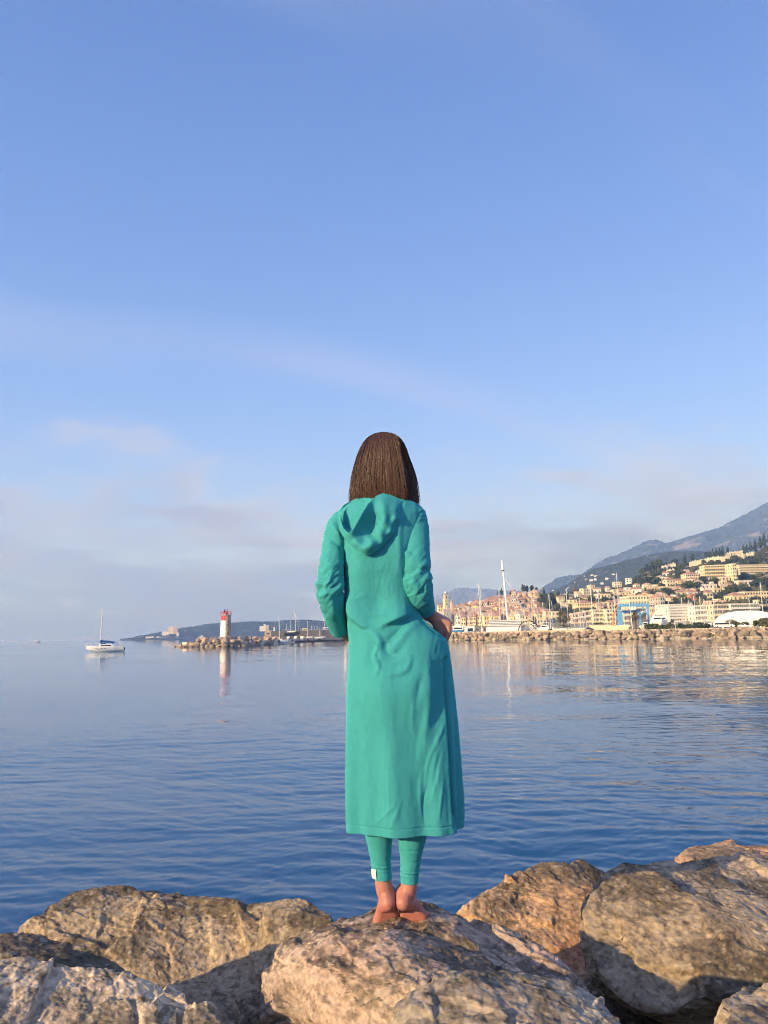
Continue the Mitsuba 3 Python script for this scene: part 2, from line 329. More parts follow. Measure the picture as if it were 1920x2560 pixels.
r_big = boulder([px([(1463, 2250, 3.3), (1516, 2196, 3.45), (1539, 2175, 3.5), (1602, 2152, 3.6), (1654, 2155, 3.7), (1718, 2149, 3.8), (1816, 2147, 3.9), (1920, 2150, 4.0), (2050, 2170, 4.0), (1457, 2290, 3.25), (1452, 2340, 3.15),
    (1475, 2404, 3.1), (1481, 2456, 3.04), (1527, 2497, 2.92), (1585, 2543, 2.84), (1654, 2552, 2.8), (1560, 2300, 3.18), (1600, 2370, 3.08), (1700, 2400, 2.98), (1800, 2320, 3.08), (1920, 2330, 3.05), (2050, 2350, 3.05), (1712, 2526, 2.82),
    (1799, 2505, 2.86), (1886, 2462, 2.92), (1920, 2445, 2.94), (2050, 2400, 2.98)]) + [(1.1, 4.4, 1.7), (2.3, 4.5, 1.7), (2.3, 3.3, 2.1), (1.2, 3.3, 2.0)]],
    41, 0.0125, 'massive overhanging boulder filling the right edge', P_TAN, rounding=2, mix=0.6, strata=(0.2, -0.4, 0.9))
r_far = boulder([px([(1695, 2138, 5.3), (1741, 2118, 5.4), (1816, 2109, 5.5), (1850, 2111, 5.5), (1920, 2118, 5.5), (2050, 2125, 5.5), (1700, 2160, 5.0), (1900, 2170, 4.9)]) + [(1.9, 5.8, 1.5), (3.3, 5.9, 1.5), (1.9, 5.0, 1.5), (3.2, 4.8, 1.5)]],
    43, 0.018, 'reddish brown boulder peeping over the massive one at the right edge', P_PEAK, mix=0.3)
r_corner = boulder([px([(1787, 2537, 2.3), (1816, 2508, 2.35), (1870, 2487, 2.45), (1920, 2473, 2.5), (2000, 2460, 2.5), (1800, 2600, 2.1), (1950, 2600, 2.1)]) + [(.9, 2.2, 1.8), (1.5, 2.2, 1.8), (1.0, 2.7, 1.8), (1.6, 2.7, 1.8)]],
    47, 0.012, 'shaded boulder in the bottom right corner under the overhang', P_TAN, mix=0.6)
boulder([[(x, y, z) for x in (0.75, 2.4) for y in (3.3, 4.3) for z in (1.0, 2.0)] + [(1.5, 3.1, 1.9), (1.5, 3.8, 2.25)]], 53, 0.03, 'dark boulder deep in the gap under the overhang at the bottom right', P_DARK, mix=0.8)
# the rest of the bank outside the frame: to the left and behind the camera
for i, (x, y, z, a, b, c) in enumerate([(-2.7, 2.7, 1.9, 0.75, 0.8, 0.6), (-2.2, 0.9, 1.6, 0.7, 0.7, 0.5), (1.7, 1.5, 2.1, 0.7, 0.6, 0.6), (0.3, 0.2, 1.55, 0.8, 0.7, 0.6), (-0.9, -0.9, 1.7, 0.8, 0.8, 0.6), (2.4, -0.2, 1.9, 0.9, 0.8, 0.7)]):
    r = np.random.default_rng(90 + i)
    d = r.normal(size=(16, 3)); d /= np.linalg.norm(d, axis=1, keepdims=True)
    boulder([[(x + v[0] * a, y + v[1] * b, z + v[2] * c) for v in d]], 60 + i, 0.03, 'boulder of the bank beside and behind the camera, outside the view', P_TAN, mix=0.6, group='boulders outside the view')

def build_core():
    gx, gy = np.meshgrid(np.linspace(-14, 14, 190), np.linspace(-9, 8, 120), indexing='ij')
    z = 1.95 - np.clip(gy - 3.6, 0, 9) * 0.95 + 0.45 * (meshkit.fbm(np.stack([gx * 1.4, gy * 1.4, gx * 0], -1), 3, 8) - 0.5)
    v = np.stack([gx, gy, np.maximum(z, -1.1)], -1).reshape(-1, 3)
    n = 120; i, j = np.meshgrid(np.arange(189), np.arange(119), indexing='ij'); a = (i * n + j).ravel()
    return trimesh.Trimesh(v, np.vstack([np.stack([a, a + n, a + n + 1], 1), np.stack([a, a + n + 1, a + 1], 1)]), process=False)
mat('rubble_stone', (0.09, 0.07, 0.05), 0.95)
obj('ground', build_core(), 'rubble_stone', smooth=False, label='dark rubble under the boulders of the bank', kind='structure')
# ------------------------------------------------------------------ the woman
def Pv(px, py, Y):
    px, py, Y = np.broadcast_arrays(np.asarray(px, float), np.asarray(py, float), np.asarray(Y, float))
    d = ((px - CX) / FOC)[..., None] * _r + ((CY - py) / FOC)[..., None] * _u + _f
    return CAM + d * (Y / d[..., 1])[..., None]

c1 = lambda *pts: [(700 + .3014 * x, 1040 + .3014 * y) for x, y in pts]       # traced on an enlargement of the upper body
c2 = lambda *pts: [(750 + .3014 * x, 1580 + .3014 * y) for x, y in pts]       # ... of the skirt
c3 = lambda *pts: [(850 + .1808 * x, 2050 + .1808 * y) for x, y in pts]       # ... of the feet

def curve(pts, step=3.0):
    p = np.asarray(pts, float)
    t = np.r_[0, np.cumsum(np.linalg.norm(np.diff(p, axis=0), axis=1))]
    s = np.linspace(0, t[-1], max(3, int(t[-1] / step)))
    if len(p) < 3: return np.stack([np.interp(s, t, p[:, k]) for k in range(2)], 1)
    return np.stack([PchipInterpolator(t, p[:, k])(s) for k in range(2)], 1)

def folds(q, strokes):
    "how far each fold lifts or sinks the cloth at the places q"
    out = np.zeros(len(q))
    for pts, w, amp in strokes:
        c = curve(pts)
        d, i = cKDTree(c).query(q, distance_upper_bound=4 * w)
        ok = np.isfinite(d); i = np.minimum(i, len(c) - 1)
        taper = np.sin(np.pi * np.clip(i / (len(c) - 1), 0.06, 0.94)) ** 0.6
        out += np.where(ok, amp * taper * np.exp(-(np.where(ok, d, 0) / w) ** 2), 0)
    return out

def overhang(q, pts, up, amp, side=1):
    "cloth that bags over a line: full just above it, fading upwards, tucked in below"
    c = curve(pts)
    d, i = cKDTree(c).query(q)
    v = q - c[i]
    above = -v[:, 1] * side + 4
    ends = np.clip(np.minimum(q[:, 0] - c[:, 0].min() + 8, c[:, 0].max() + 8 - q[:, 0]) / 25, 0, 1)
    return amp * ends * (1 / (1 + np.exp(-above / 2.0))) * np.exp(-(np.maximum(above, 0) / up) ** 1.3) * (0.55 + 0.45 * np.sin(q[:, 0] / 17.0))

def jersey(p, n, uv):
    a = mikit.fbm(p.x * 260, p.y * 260, p.z * 260, 2)
    b = mikit.fbm(p.x * 9, p.y * 9, p.z * 9, 2)
    return mikit.mix((0.042, 0.278, 0.308), (0.056, 0.342, 0.376), a * 0.6 + b * 0.4)
def jersey_weave(p, n, uv):
    return mikit.fbm(p.x * 330, p.y * 330, p.z * 330, 2) * 0.0007 + mikit.fbm(p.x * 60, p.y * 60, p.z * 25, 2) * 0.0012
scene['teal_jersey'] = {'type': 'twosided', 'bsdf': {'type': 'bumpmap', 'arbitrary': proc(jersey_weave, eps=0.002), 'scale': 1.0,
                        'bsdf': {'type': 'principled', 'base_color': proc(jersey), 'roughness': 0.9, 'specular': 0.06}}}
def skin_tone(p, n, uv):
    foot = mikit.smoothstep(2.80, 2.70, p.z)          # bare feet, redder than hands and face
    return mikit.mix(mikit.mix((0.36, 0.165, 0.128), (0.45, 0.225, 0.180), mikit.fbm(p.x * 40, p.y * 40, p.z * 40, 3)), mikit.mix((0.34, 0.112, 0.092), (0.46, 0.200, 0.168), mikit.fbm(p.x * 34, p.y * 34, p.z * 34 + 5, 3)), foot)
scene['skin'] = {'type': 'twosided', 'bsdf': {'type': 'principled', 'base_color': proc(skin_tone), 'roughness': 0.5, 'specular': 0.4}}
scene['hair_brown'] = {'type': 'twosided', 'bsdf': {'type': 'principled', 'base_color': {'type': 'mesh_attribute', 'name': 'vertex_color'}, 'roughness': 0.40, 'specular': 0.35}}

person = thing('person', 'barefoot woman in a long teal hooded dress, hands in pockets, on tiptoe on a boulder', 'person')
YC = 2.77

# dress: rings from neck to hem ------------------------------------------------
DR = np.array([  # image row, left edge, right edge, half depth, squareness
    (1238, 915, 1004, .055, 2.0), (1250, 885, 1026, .072, 2.1), (1268, 856, 1050, .088, 2.2), (1290, 843, 1060, .100, 2.3), (1340, 850, 1052, .112, 2.4), (1400, 858, 1045, .118, 2.4),
    (1450, 860, 1042, .118, 2.4), (1500, 862, 1045, .118, 2.4), (1540, 866, 1053, .122, 2.4), (1562, 869, 1072, .128, 2.4), (1582, 871, 1097, .134, 2.4), (1602, 872.5, 1117, .140, 2.4), (1640, 872, 1125, .150, 2.5), (1731, 866, 1134, .158, 2.6),
    (1821, 864.5, 1141, .158, 2.6), (1942, 864.5, 1148, .156, 2.6), (2032, 866, 1151, .152, 2.6), (2063, 867.5, 1151, .150, 2.6)])
TORSO_FOLDS = [
    (c1((720, 1750), (770, 1790), (820, 1850), (840, 1930), (835, 2010)), 8, .010), (c1((760, 1840), (790, 1920), (790, 2000)), 7, -.006),
    (c1((1060, 1700), (980, 1800), (900, 1880), (860, 1930)), 11, -.016), (c1((880, 1750), (960, 1728), (1040, 1700), (1110, 1672)), 8, -.015), (c1((1150, 1700), (1060, 1760), (980, 1850), (930, 1910)), 12, .007),
    (c1((780, 1765), (880, 1750), (980, 1715), (1060, 1690)), 7, .007),
    (c1((700, 1560), (780, 1640), (850, 1640), (880, 1590)), 9, .006), (c1((640, 1500), (740, 1600), (800, 1600)), 12, -.004),
    (c1((560, 1040), (530, 1150), (540, 1300)), 14, .006), (c1((1030, 740), (985, 900), (975, 1100), (985, 1300)), 9, .008),
    (c1((640, 1180), (760, 1280), (860, 1240), (900, 1170)), 16, .004), (c1((600, 1350), (700, 1480), (860, 1500)), 22, -.004), (c1((930, 1300), (900, 1450), (960, 1560)), 20, .006),
    (c2((560, 0), (610, 60), (640, 120), (622, 200), (655, 280), (650, 335)), 6, .012), (c2((600, 110), (590, 200), (620, 300)), 8, -.006), (c2((690, 60), (720, 150), (770, 190), (870, 90)), 9, -.008),
    (c2((700, 360), (800, 345), (885, 305), (910, 240), (915, 190)), 8, .006), (c2((860, 370), (930, 290), (950, 210)), 9, -.004), (c2((520, 230), (540, 310), (600, 380)), 9, .004),
    (c2((1010, 370), (980, 480), (960, 600)), 9, -.007), (c2((1060, 330), (1080, 480), (1060, 700), (1030, 900), (990, 1150)), 13, .010),
    (c2((1155, 180), (1160, 400), (1140, 650), (1110, 850)), 23, -.019), (c2((470, 450), (440, 900), (450, 1400)), 22, .005), (c2((560, 500), (540, 900), (560, 1300)), 26, -.004), (c2((760, 480), (720, 800), (740, 1200), (730, 1550)), 28, .005),
    (c2((900, 600), (880, 900), (900, 1200), (860, 1550)), 24, -.004),
    (c2((1200, 760), (1150, 880), (1100, 980)), 5, .004), (c2((1110, 960), (1060, 1120), (1050, 1230)), 4, .004), (c2((1170, 980), (1130, 1150), (1120, 1320)), 4, -.004), (c2((1150, 1150), (1110, 1320), (1080, 1450)), 4, .004),
    (c2((1180, 1260), (1160, 1420), (1150, 1560)), 4, .004), (c2((1020, 1150), (1000, 1300), (1010, 1500)), 5, .004), (c2((1060, 1300), (1030, 1450), (1040, 1590)), 4, -.004),
    (c2((870, 1300), (810, 1480), (740, 1660)), 4, .003), (c2((790, 1420), (700, 1520), (610, 1600)), 4, .003), (c2((730, 1150), (735, 1350), (725, 1600)), 3, .0025), 
     (c2((940, 560), (930, 700), (950, 820)), 6, .003),  
]
SLIT = c2((1222, 215), (1230, 500), (1240, 800), (1255, 1200), (1277, 1612))
def build_dress():
    rows = DR[:, 0]
    tt = np.r_[np.linspace(rows[0], rows[-1], 520)]
    f = [PchipInterpolator(rows, DR[:, k])(tt) for k in range(1, 5)]
    L, R = Pv(f[0], tt, YC), Pv(f[1], tt, YC)
    N = 380
    # more columns on the side that shows the fine folds
    th = np.linspace(0, 2 * np.pi, N, endpoint=False)
    c, s = np.cos(th), np.sin(th)
    e = 2 / f[3][:, None]
    cx = np.sign(c) * np.abs(c) ** e; sy = np.sign(s) * np.abs(s) ** e
    mid, half = (L + R) / 2, (R - L) / 2
    sway = 0.012 * np.sin((tt - 1250) / 350)[:, None]
    V = mid[:, None, :] + half[:, None, :] * cx[..., None] + np.array([0, 1.0, 0]) * ((f[2][:, None] * sy) - sway)[..., None]
    # shape of the back: shoulder blades, hollow, seat
    flat = V.reshape(-1, 3); q = proj(flat)
    back = np.clip(-sy / 0.75, 0, 1).reshape(-1) ** 0.7
    m = loft(V, cap=False); n = np.array(m.vertex_normals)
    if (n * np.stack([cx, sy, sy * 0], -1).reshape(-1, 3)).sum(1).mean() < 0: m.invert(); n = -n
    g = lambda x, y, a, b: np.exp(-((q[:, 0] - x) / a) ** 2 - ((q[:, 1] - y) / b) ** 2)
    body = 0.012 * g(905, 1390, 34, 60) + 0.012 * g(1000, 1390, 34, 60) - 0.016 * g(955, 1500, 60, 60) + 0.020 * g(945, 1735, 45, 75) + 0.018 * g(1035, 1735, 45, 75)
    fold = 0.9 * folds(q, TORSO_FOLDS) + overhang(q, c1((545, 1570), (590, 1640), (650, 1700), (720, 1748), (800, 1745), (870, 1722), (960, 1692), (1060, 1660), (1150, 1640)), 44, 0.030)
    low = np.clip((q[:, 1] - 1650) / 380, 0, 1)
    thf = np.broadcast_to(th, sy.shape).reshape(-1)
    wave = low * 0.010 * (np.sin(thf * 7 + 1.0) + 0.6 * np.sin(thf * 12 + 2.2))
    fine = 0.0035 * (meshkit.fbm(np.stack([q[:, 0] / 16, q[:, 1] / 60, thf * 0], -1), 3, 5) - 0.5) + 0.0012 * (meshkit.fbm(np.stack([q[:, 0] / 7, q[:, 1] / 9, thf * 0], -1), 3, 6) - 0.5)
    d = back * (body + fold) + wave + fine
    rightside = (cx.reshape(-1) > 0.2)
    sd, _ = cKDTree(curve(SLIT)).query(q)
    d -= np.where(rightside & (sy.reshape(-1) < 0.35), 0.020 * np.exp(-(sd / 3.5) ** 2), 0)            # the side slit
    hem = np.abs(np.repeat(tt, N) - 2042.5)
    d -= 0.0022 * np.exp(-(hem / 1.2) ** 2)                                                            # stitched hem
    n2 = n.copy(); n2[:, 2] *= 0.4; n2 /= np.linalg.norm(n2, axis=1, keepdims=True)
    v = flat + n2 * d[:, None]
    # turn the hem inwards so that the cloth has an edge
    V = v.reshape(len(tt), N, 3)
    ctr = V[-1].mean(0)
    V = np.concatenate([V, (ctr + (V[-1] - ctr) * 0.985)[None] + [0, 0, -0.001], (ctr + (V[-1] - ctr) * 0.975)[None] + [0, 0, 0.06]], 0)
    m = loft(V, cap=False)
    if m.vertex_normals[N * 200 + 3 * N // 4][1] > 0: m.invert()
    return m
dress = obj('dress', build_dress(), 'teal_jersey', person, smooth=True)

# sleeves ---------------------------------------------------------------------
def sleeve(pts, strokes, seed, cuff):
    "pts: image x, y, distance, radius in metres"
    p = np.array(pts, float); k = np.arange(len(p)); t = np.linspace(0, len(p) - 1, 230)
    I = [PchipInterpolator(k, p[:, j])(t) for j in range(4)]
    C = Pv(I[0], I[1], I[2])
    tan = np.gradient(C, axis=0); tan /= np.linalg.norm(tan, axis=1, keepdims=True)
    A = np.cross(tan, [0, 1.0, 0]); A /= np.linalg.norm(A, axis=1, keepdims=True)
    Bv = np.cross(A, tan)
    N = 120; th = np.linspace(0, 2 * np.pi, N, endpoint=False)
    ring = np.cos(th)[None, :, None] * A[:, None] * 1.0 + np.sin(th)[None, :, None] * Bv[:, None] * 1.08
    V = C[:, None] + ring * I[3][:, None, None]
    q = proj(V.reshape(-1, 3))
    u = np.repeat(t / (len(p) - 1), N); w = np.tile(th, len(t))
    # slanting creases that gather at the bend of the arm
    el = np.exp(-((u - 0.68) / 0.16) ** 2) + 0.45 * np.exp(-((u - 0.25) / 0.15) ** 2)
    nz = meshkit.fbm(np.stack([u * 26 + np.cos(w) * 1.5, np.sin(w) * 1.3, np.cos(w) * 1.3 + u * 4], -1), 2, seed)
    ridge = (1 - np.abs(nz - 0.5) * 5).clip(-1, 1)
    d = folds(q, strokes) + el * 0.0058 * ridge + 0.004 * (meshkit.fbm(np.stack([u * 9, np.cos(w), np.sin(w)], -1), 3, seed + 1) - 0.5)
    d += -0.0018 * np.exp(-((u - cuff) / 0.004) ** 2)
    V = V.reshape(-1, 3) + ring.reshape(-1, 3) * d[:, None]
    V = V.reshape(len(t), N, 3)
    end = C[-1] + (V[-1] - C[-1]) * 0.95
    V = np.concatenate([V, end[None], (C[-12] + (V[-12] - C[-12]) * 0.86)[None]], 0)
    m = loft(V, cap=False)
    if ((m.vertices - np.repeat(np.r_[C, C[-1:], C[-12:-11]], N, 0)) * m.vertex_normals).sum(1).mean() < 0: m.invert()
    return m
LS = [(884, 1282, 2.78, .026), (868, 1292, 2.775, .036), (853, 1308, 2.765, .042), (842, 1335, 2.745, .0435), (834, 1378, 2.715, .0415), (827, 1430, 2.69, .0425), (825, 1468, 2.685, .044), (830, 1505, 2.705, .042), (840, 1545, 2.765, .038), (848, 1576, 2.82, .0315)]
RS = [(1010, 1274, 2.78, .026), (1024, 1280, 2.775, .040), (1033, 1296, 2.765, .048), (1036, 1325, 2.75, .0515), (1036, 1370, 2.72, .054), (1038, 1415, 2.695, .0515), (1042, 1455, 2.69, .0505), (1047, 1480, 2.70, .0475), (1053, 1500, 2.73, .044), (1061, 1519, 2.775, .039)]
obj('sleeve', sleeve(LS, [(c1((300, 1375), (350, 1395), (400, 1380)), 7, .007), (c1((320, 1490), (400, 1470), (470, 1430), (520, 1400)), 7, .007), (c1((340, 1440), (420, 1430), (500, 1340)), 6, -.006), (c1((370, 1060), (450, 1090), (520, 1150)), 8, .006),
    (c1((400, 990), (470, 1060), (520, 1110)), 6, -.004), (c1((380, 1480), (440, 1600), (440, 1680)), 8, .006), (c1((480, 1450), (470, 1560), (510, 1650)), 8, -.005), (c1((360, 1200), (440, 1230), (520, 1215)), 9, .004), (c1((420, 870), (470, 960), (510, 1050)), 7, .005)], 51, 0.965), 'teal_jersey', dress, smooth=True)
obj('sleeve', sleeve(RS, [(c1((985, 1130), (1040, 1140), (1090, 1180)), 6, .007), (c1((1000, 1360), (1070, 1320), (1150, 1275), (1235, 1290)), 6, -.008), (c1((1000, 1330), (1060, 1345), (1110, 1330)), 6, .007), (c1((1120, 1320), (1180, 1250), (1240, 1210)), 8, .006),
    (c1((1140, 1330), (1200, 1350), (1260, 1350)), 7, .005), (c1((1060, 1390), (1110, 1380), (1150, 1420)), 7, .005), (c1((1100, 1340), (1140, 1450), (1200, 1540)), 9, .006), (c1((1050, 1470), (1090, 1440), (1120, 1480)), 6, -.005),
    (c1((1060, 800), (1130, 770), (1190, 800)), 8, .005), (c1((1080, 770), (1060, 850), (1020, 920)), 6, -.004), (c1((1005, 905), (1060, 852), (1130, 834), (1222, 855)), 1.6, -.003)], 57, 0.955), 'teal_jersey', dress, smooth=True)

# hood: a pouch of cloth lying on the upper back ---------------------------------
def relief(outline, ctrl, thick, rim=None, step=4.0, scale=c1):
    "a sheet of cloth over the outline, its distance from the ctrl points; thick(q) metres deep"
    from shapely.geometry import Polygon, Point
    from shapely import contains_xy
    from scipy.spatial import Delaunay
    poly = Polygon(outline).buffer(0)
    b = np.array(poly.exterior.segmentize(step).coords)[:-1]
    x0, y0, x1, y1 = poly.bounds
    g = np.stack(np.meshgrid(np.arange(x0, x1, step), np.arange(y0, y1, step)), -1).reshape(-1, 2)
    g = g[contains_xy(poly.buffer(-step * 0.5), g[:, 0], g[:, 1])]
    pts = np.vstack([b, g])
    f = Delaunay(pts).simplices
    cen = pts[f].mean(1); f = f[contains_xy(poly, cen[:, 0], cen[:, 1])]
    c = np.array([(x, y) for x, y, *_ in ctrl], float) / 100; Yv = np.array([y[2] for y in ctrl])
    Y = RBFInterpolator(c, Yv, kernel='thin_plate_spline', smoothing=0.02)(pts / 100)
    for _ in range(8):      # ease the creases of the interpolation
        t = cKDTree(pts).query(pts, k=9)[1]; Y = 0.5 * Y + 0.5 * Y[t].mean(1)
    px = np.array(scale(*[tuple(v) for v in pts]))
    front = Pv(px[:, 0], px[:, 1], Y); backv = Pv(px[:, 0], px[:, 1], Y + thick(pts))
    n = len(pts)
    e = np.sort(np.vstack([f[:, [0, 1]], f[:, [1, 2]], f[:, [2, 0]]]), 1)
    u, cnt = np.unique(e, axis=0, return_counts=True); bd = u[cnt == 1]
    F = np.vstack([f, f[:, ::-1] + n, np.stack([bd[:, 0], bd[:, 1], bd[:, 1] + n], 1), np.stack([bd[:, 0], bd[:, 1] + n, bd[:, 0] + n], 1)])
    m = trimesh.Trimesh(np.vstack([front, backv]), F, process=False)
    trimesh.repair.fix_normals(m)
    return m
RIM = [(530, 742), (503, 792), (502, 860), (526, 930), (566, 970), (603, 945), (640, 887), (690, 790), (728, 732), (765, 690)]
A_OUT = [(1042, 730), (1015, 810), (985, 900), (940, 985), (865, 1070), (795, 1128), (745, 1150), (695, 1147), (630, 1110), (560, 1045), (512, 985), (488, 930), (480, 880), (480, 830), (492, 780), (530, 742)]
A_TOP = [(765, 690), (800, 661), (850, 640), (920, 655), (1000, 690), (1042, 730)]
R_Y = [2.700, 2.665, 2.648, 2.630, 2.612, 2.606, 2.604, 2.612, 2.630, 2.655]
A_CTRL = [(x, y, Y) for (x, y), Y in zip(RIM, R_Y)] + [(1042, 730, 2.700), (1015, 810, 2.685), (985, 900, 2.668), (940, 985, 2.652), (865, 1070, 2.640), (795, 1128, 2.630), (745, 1150, 2.625), (695, 1147, 2.622), (630, 1110, 2.632), (560, 1045, 2.645),
    (512, 985, 2.660), (488, 930, 2.672), (480, 880, 2.680), (480, 830, 2.690), (492, 780, 2.702), (800, 661, 2.672), (850, 640, 2.680), (920, 655, 2.685), (1000, 690, 2.695),
    (780, 740, 2.652), (795, 830, 2.652), (800, 920, 2.650), (770, 1000, 2.645), (700, 960, 2.640), (690, 900, 2.640), (840, 700, 2.645), (862, 780, 2.622), (866, 870, 2.612), (826, 970, 2.606), (760, 1030, 2.603), (715, 1060, 2.604),
    (905, 760, 2.642), (915, 850, 2.638), (885, 950, 2.630), (820, 1035, 2.620), (965, 760, 2.652), (962, 850, 2.632), (915, 960, 2.622), (840, 1050, 2.615), (770, 1100, 2.606), (700, 1100, 2.600), (640, 1050, 2.606), (580, 990, 2.612),
    (640, 990, 2.628), (700, 1035, 2.628), (540, 950, 2.630), (515, 890, 2.648)]
def near_rim(p):
    d, _ = cKDTree(curve(RIM, 6)).query(p)
    return 0.004 + 0.05 * np.clip((d - 14) / 60, 0, 1)
hood = obj('hood', relief(A_OUT + RIM[1:-1] + A_TOP[:-1], A_CTRL, near_rim), 'teal_jersey', dress, smooth=50)
B_OUT = [(490, 790), (525, 738), (600, 703), (680, 690), (770, 684), (790, 720), (720, 800), (665, 900), (610, 965), (566, 978), (515, 945), (492, 870)]
B_CTRL = [(490, 790, 2.72), (525, 738, 2.715), (600, 703, 2.715), (680, 690, 2.705), (770, 684, 2.68), (790, 720, 2.665), (720, 800, 2.652), (665, 900, 2.648), (610, 965, 2.645), (566, 978, 2.645), (515, 945, 2.665), (492, 870, 2.69),
    (560, 800, 2.735), (580, 880, 2.705), (600, 760, 2.735), (620, 840, 2.712), (640, 880, 2.69), (655, 780, 2.690), (700, 740, 2.684), (560, 930, 2.69)]
obj('hood_lining', relief(B_OUT, B_CTRL, lambda p: 0.02 + 0 * p[:, 0]), 'teal_jersey', dress, smooth=50)

# pocket edge at the right hip
pk = c1((1188, 1688), (1240, 1748), (1310, 1812), (1386, 1866))
pts3 = [P(x, y, Y) for (x, y), Y in zip(pk, (2.665, 2.668, 2.685, 2.72))]
obj('pocket', path(pts3, [.002, .003, .003, .002], 8), 'teal_jersey', dress, smooth=40)

# legs of the leggings ---------------------------------------------------------
LEGL = [(1760, 955, 60, 2.77), (1900, 950, 50, 2.765), (1990, 947, 41, 2.76), (2040, 947, 37, 2.757), (2088, 947.5, 32.5, 2.758), (2120, 949.7, 27.8, 2.762), (2150, 951.7, 23.8, 2.766), (2172, 953.5, 22.6, 2.768), (2184, 955, 22.4, 2.769), (2196, 957, 22.0, 2.770)]
LEGR = [(1760, 1040, 60, 2.77), (1900, 1036, 50, 2.765), (1990, 1033, 42, 2.76), (2040, 1032, 38, 2.757), (2088, 1031, 34, 2.758), (2120, 1028.5, 29.4, 2.762), (2150, 1026.5, 24.3, 2.766), (2172, 1025, 22.4, 2.768), (2190, 1024, 21.5, 2.770), (2205, 1023.6, 21.0, 2.771)]
def legging(rows, seed, creases):
    a = np.array(rows, float); t = np.linspace(a[0, 0], a[-1, 0], 260)
    x, r, Y = (PchipInterpolator(a[:, 0], a[:, k])(t) for k in (1, 2, 3))
    C = Pv(x, t, Y); r = r * Y / FOC
    N = 72; th = np.linspace(0, 2 * np.pi, N, endpoint=False)
    T2, TH = np.meshgrid(t, th, indexing='ij')
    d = 0.0016 * (meshkit.fbm(np.stack([T2 / 16, np.cos(TH), np.sin(TH)], -1), 3, seed) - 0.5) * 2
    for y, amp, ph in creases:
        d += amp * np.exp(-((T2 - y - 2.5 * np.sin(TH + ph)) / 1.8) ** 2) * (0.6 + 0.4 * np.cos(TH + ph))
    rr = r[:, None] + d
    V = C[:, None, :] + np.stack([np.cos(TH) * rr, np.sin(TH) * rr * 1.05, 0 * rr], -1)
    V = np.concatenate([V, (C[-1] + (V[-1] - C[-1]) * 0.95)[None], (C[-9] + (V[-9] - C[-9]) * 0.9)[None]], 0)
    m = loft(V, cap=False)
    if ((m.vertices - np.repeat(np.r_[C, C[-1:], C[-9:-8]], N, 0)) * m.vertex_normals).sum(1).mean() < 0: m.invert()
    return m
leggings = obj('leggings', cat([legging(LEGL, 3, [(2146, -.0016, 0.3), (2164, .003, 1.0), (2168, -.003, 1.2), (2172, .003, 4.0), (2176, -.002, 4.2), (2188, .0012, 0)]),
                                legging(LEGR, 4, [(2122, -.0016, 0.5), (2151, -.0016, 0.6), (2176, .003, 2.0), (2180, -.003, 2.2), (2184, .0025, 5.0), (2196, .0012, 0)])]), 'teal_jersey', person, smooth=True)
def label_tag():
    q = c3((456, 650), (508, 644), (518, 778), (468, 784))
    g = []
    for i in range(5):
        for j in range(4):
            u, v = j / 3, i / 4
            x = (q[0][0] * (1 - u) + q[1][0] * u) * (1 - v) + (q[3][0] * (1 - u) + q[2][0] * u) * v
            y = (q[0][1] * (1 - u) + q[1][1] * u) * (1 - v) + (q[3][1] * (1 - u) + q[2][1] * u) * v
            cx = np.interp(y, [r[0] for r in LEGL], [r[1] for r in LEGL]); rr = np.interp(y, [r[0] for r in LEGL], [r[2] for r in LEGL])
            k = np.clip((x - cx) / rr, -0.97, 1); C = P(cx, y, 2.769); q_ = rr * 2.77 / FOC + 0.0045
            g.append(C + [k * q_, -1.05 * math.sqrt(1 - k * k) * q_, 0])
    g = np.array(g)
    F = [f for i in range(4) for j in range(3) for f in ((i * 4 + j, i * 4 + j + 1, i * 4 + j + 5), (i * 4 + j, i * 4 + j + 5, i * 4 + j + 4))]
    F = np.array(F); bk = g + [0.0, 0.0016, 0]
    m = trimesh.Trimesh(np.vstack([g, bk]), np.vstack([F, F[:, ::-1] + 20]), process=False)
    return m, g
mat('white_label', (0.75, 0.72, 0.68), 0.7); mat('grey_print', (0.32, 0.29, 0.28), 0.8)
tg, gg = label_tag()
tagk = obj('label', tg, 'white_label', leggings, label='white sewn label on the left cuff')

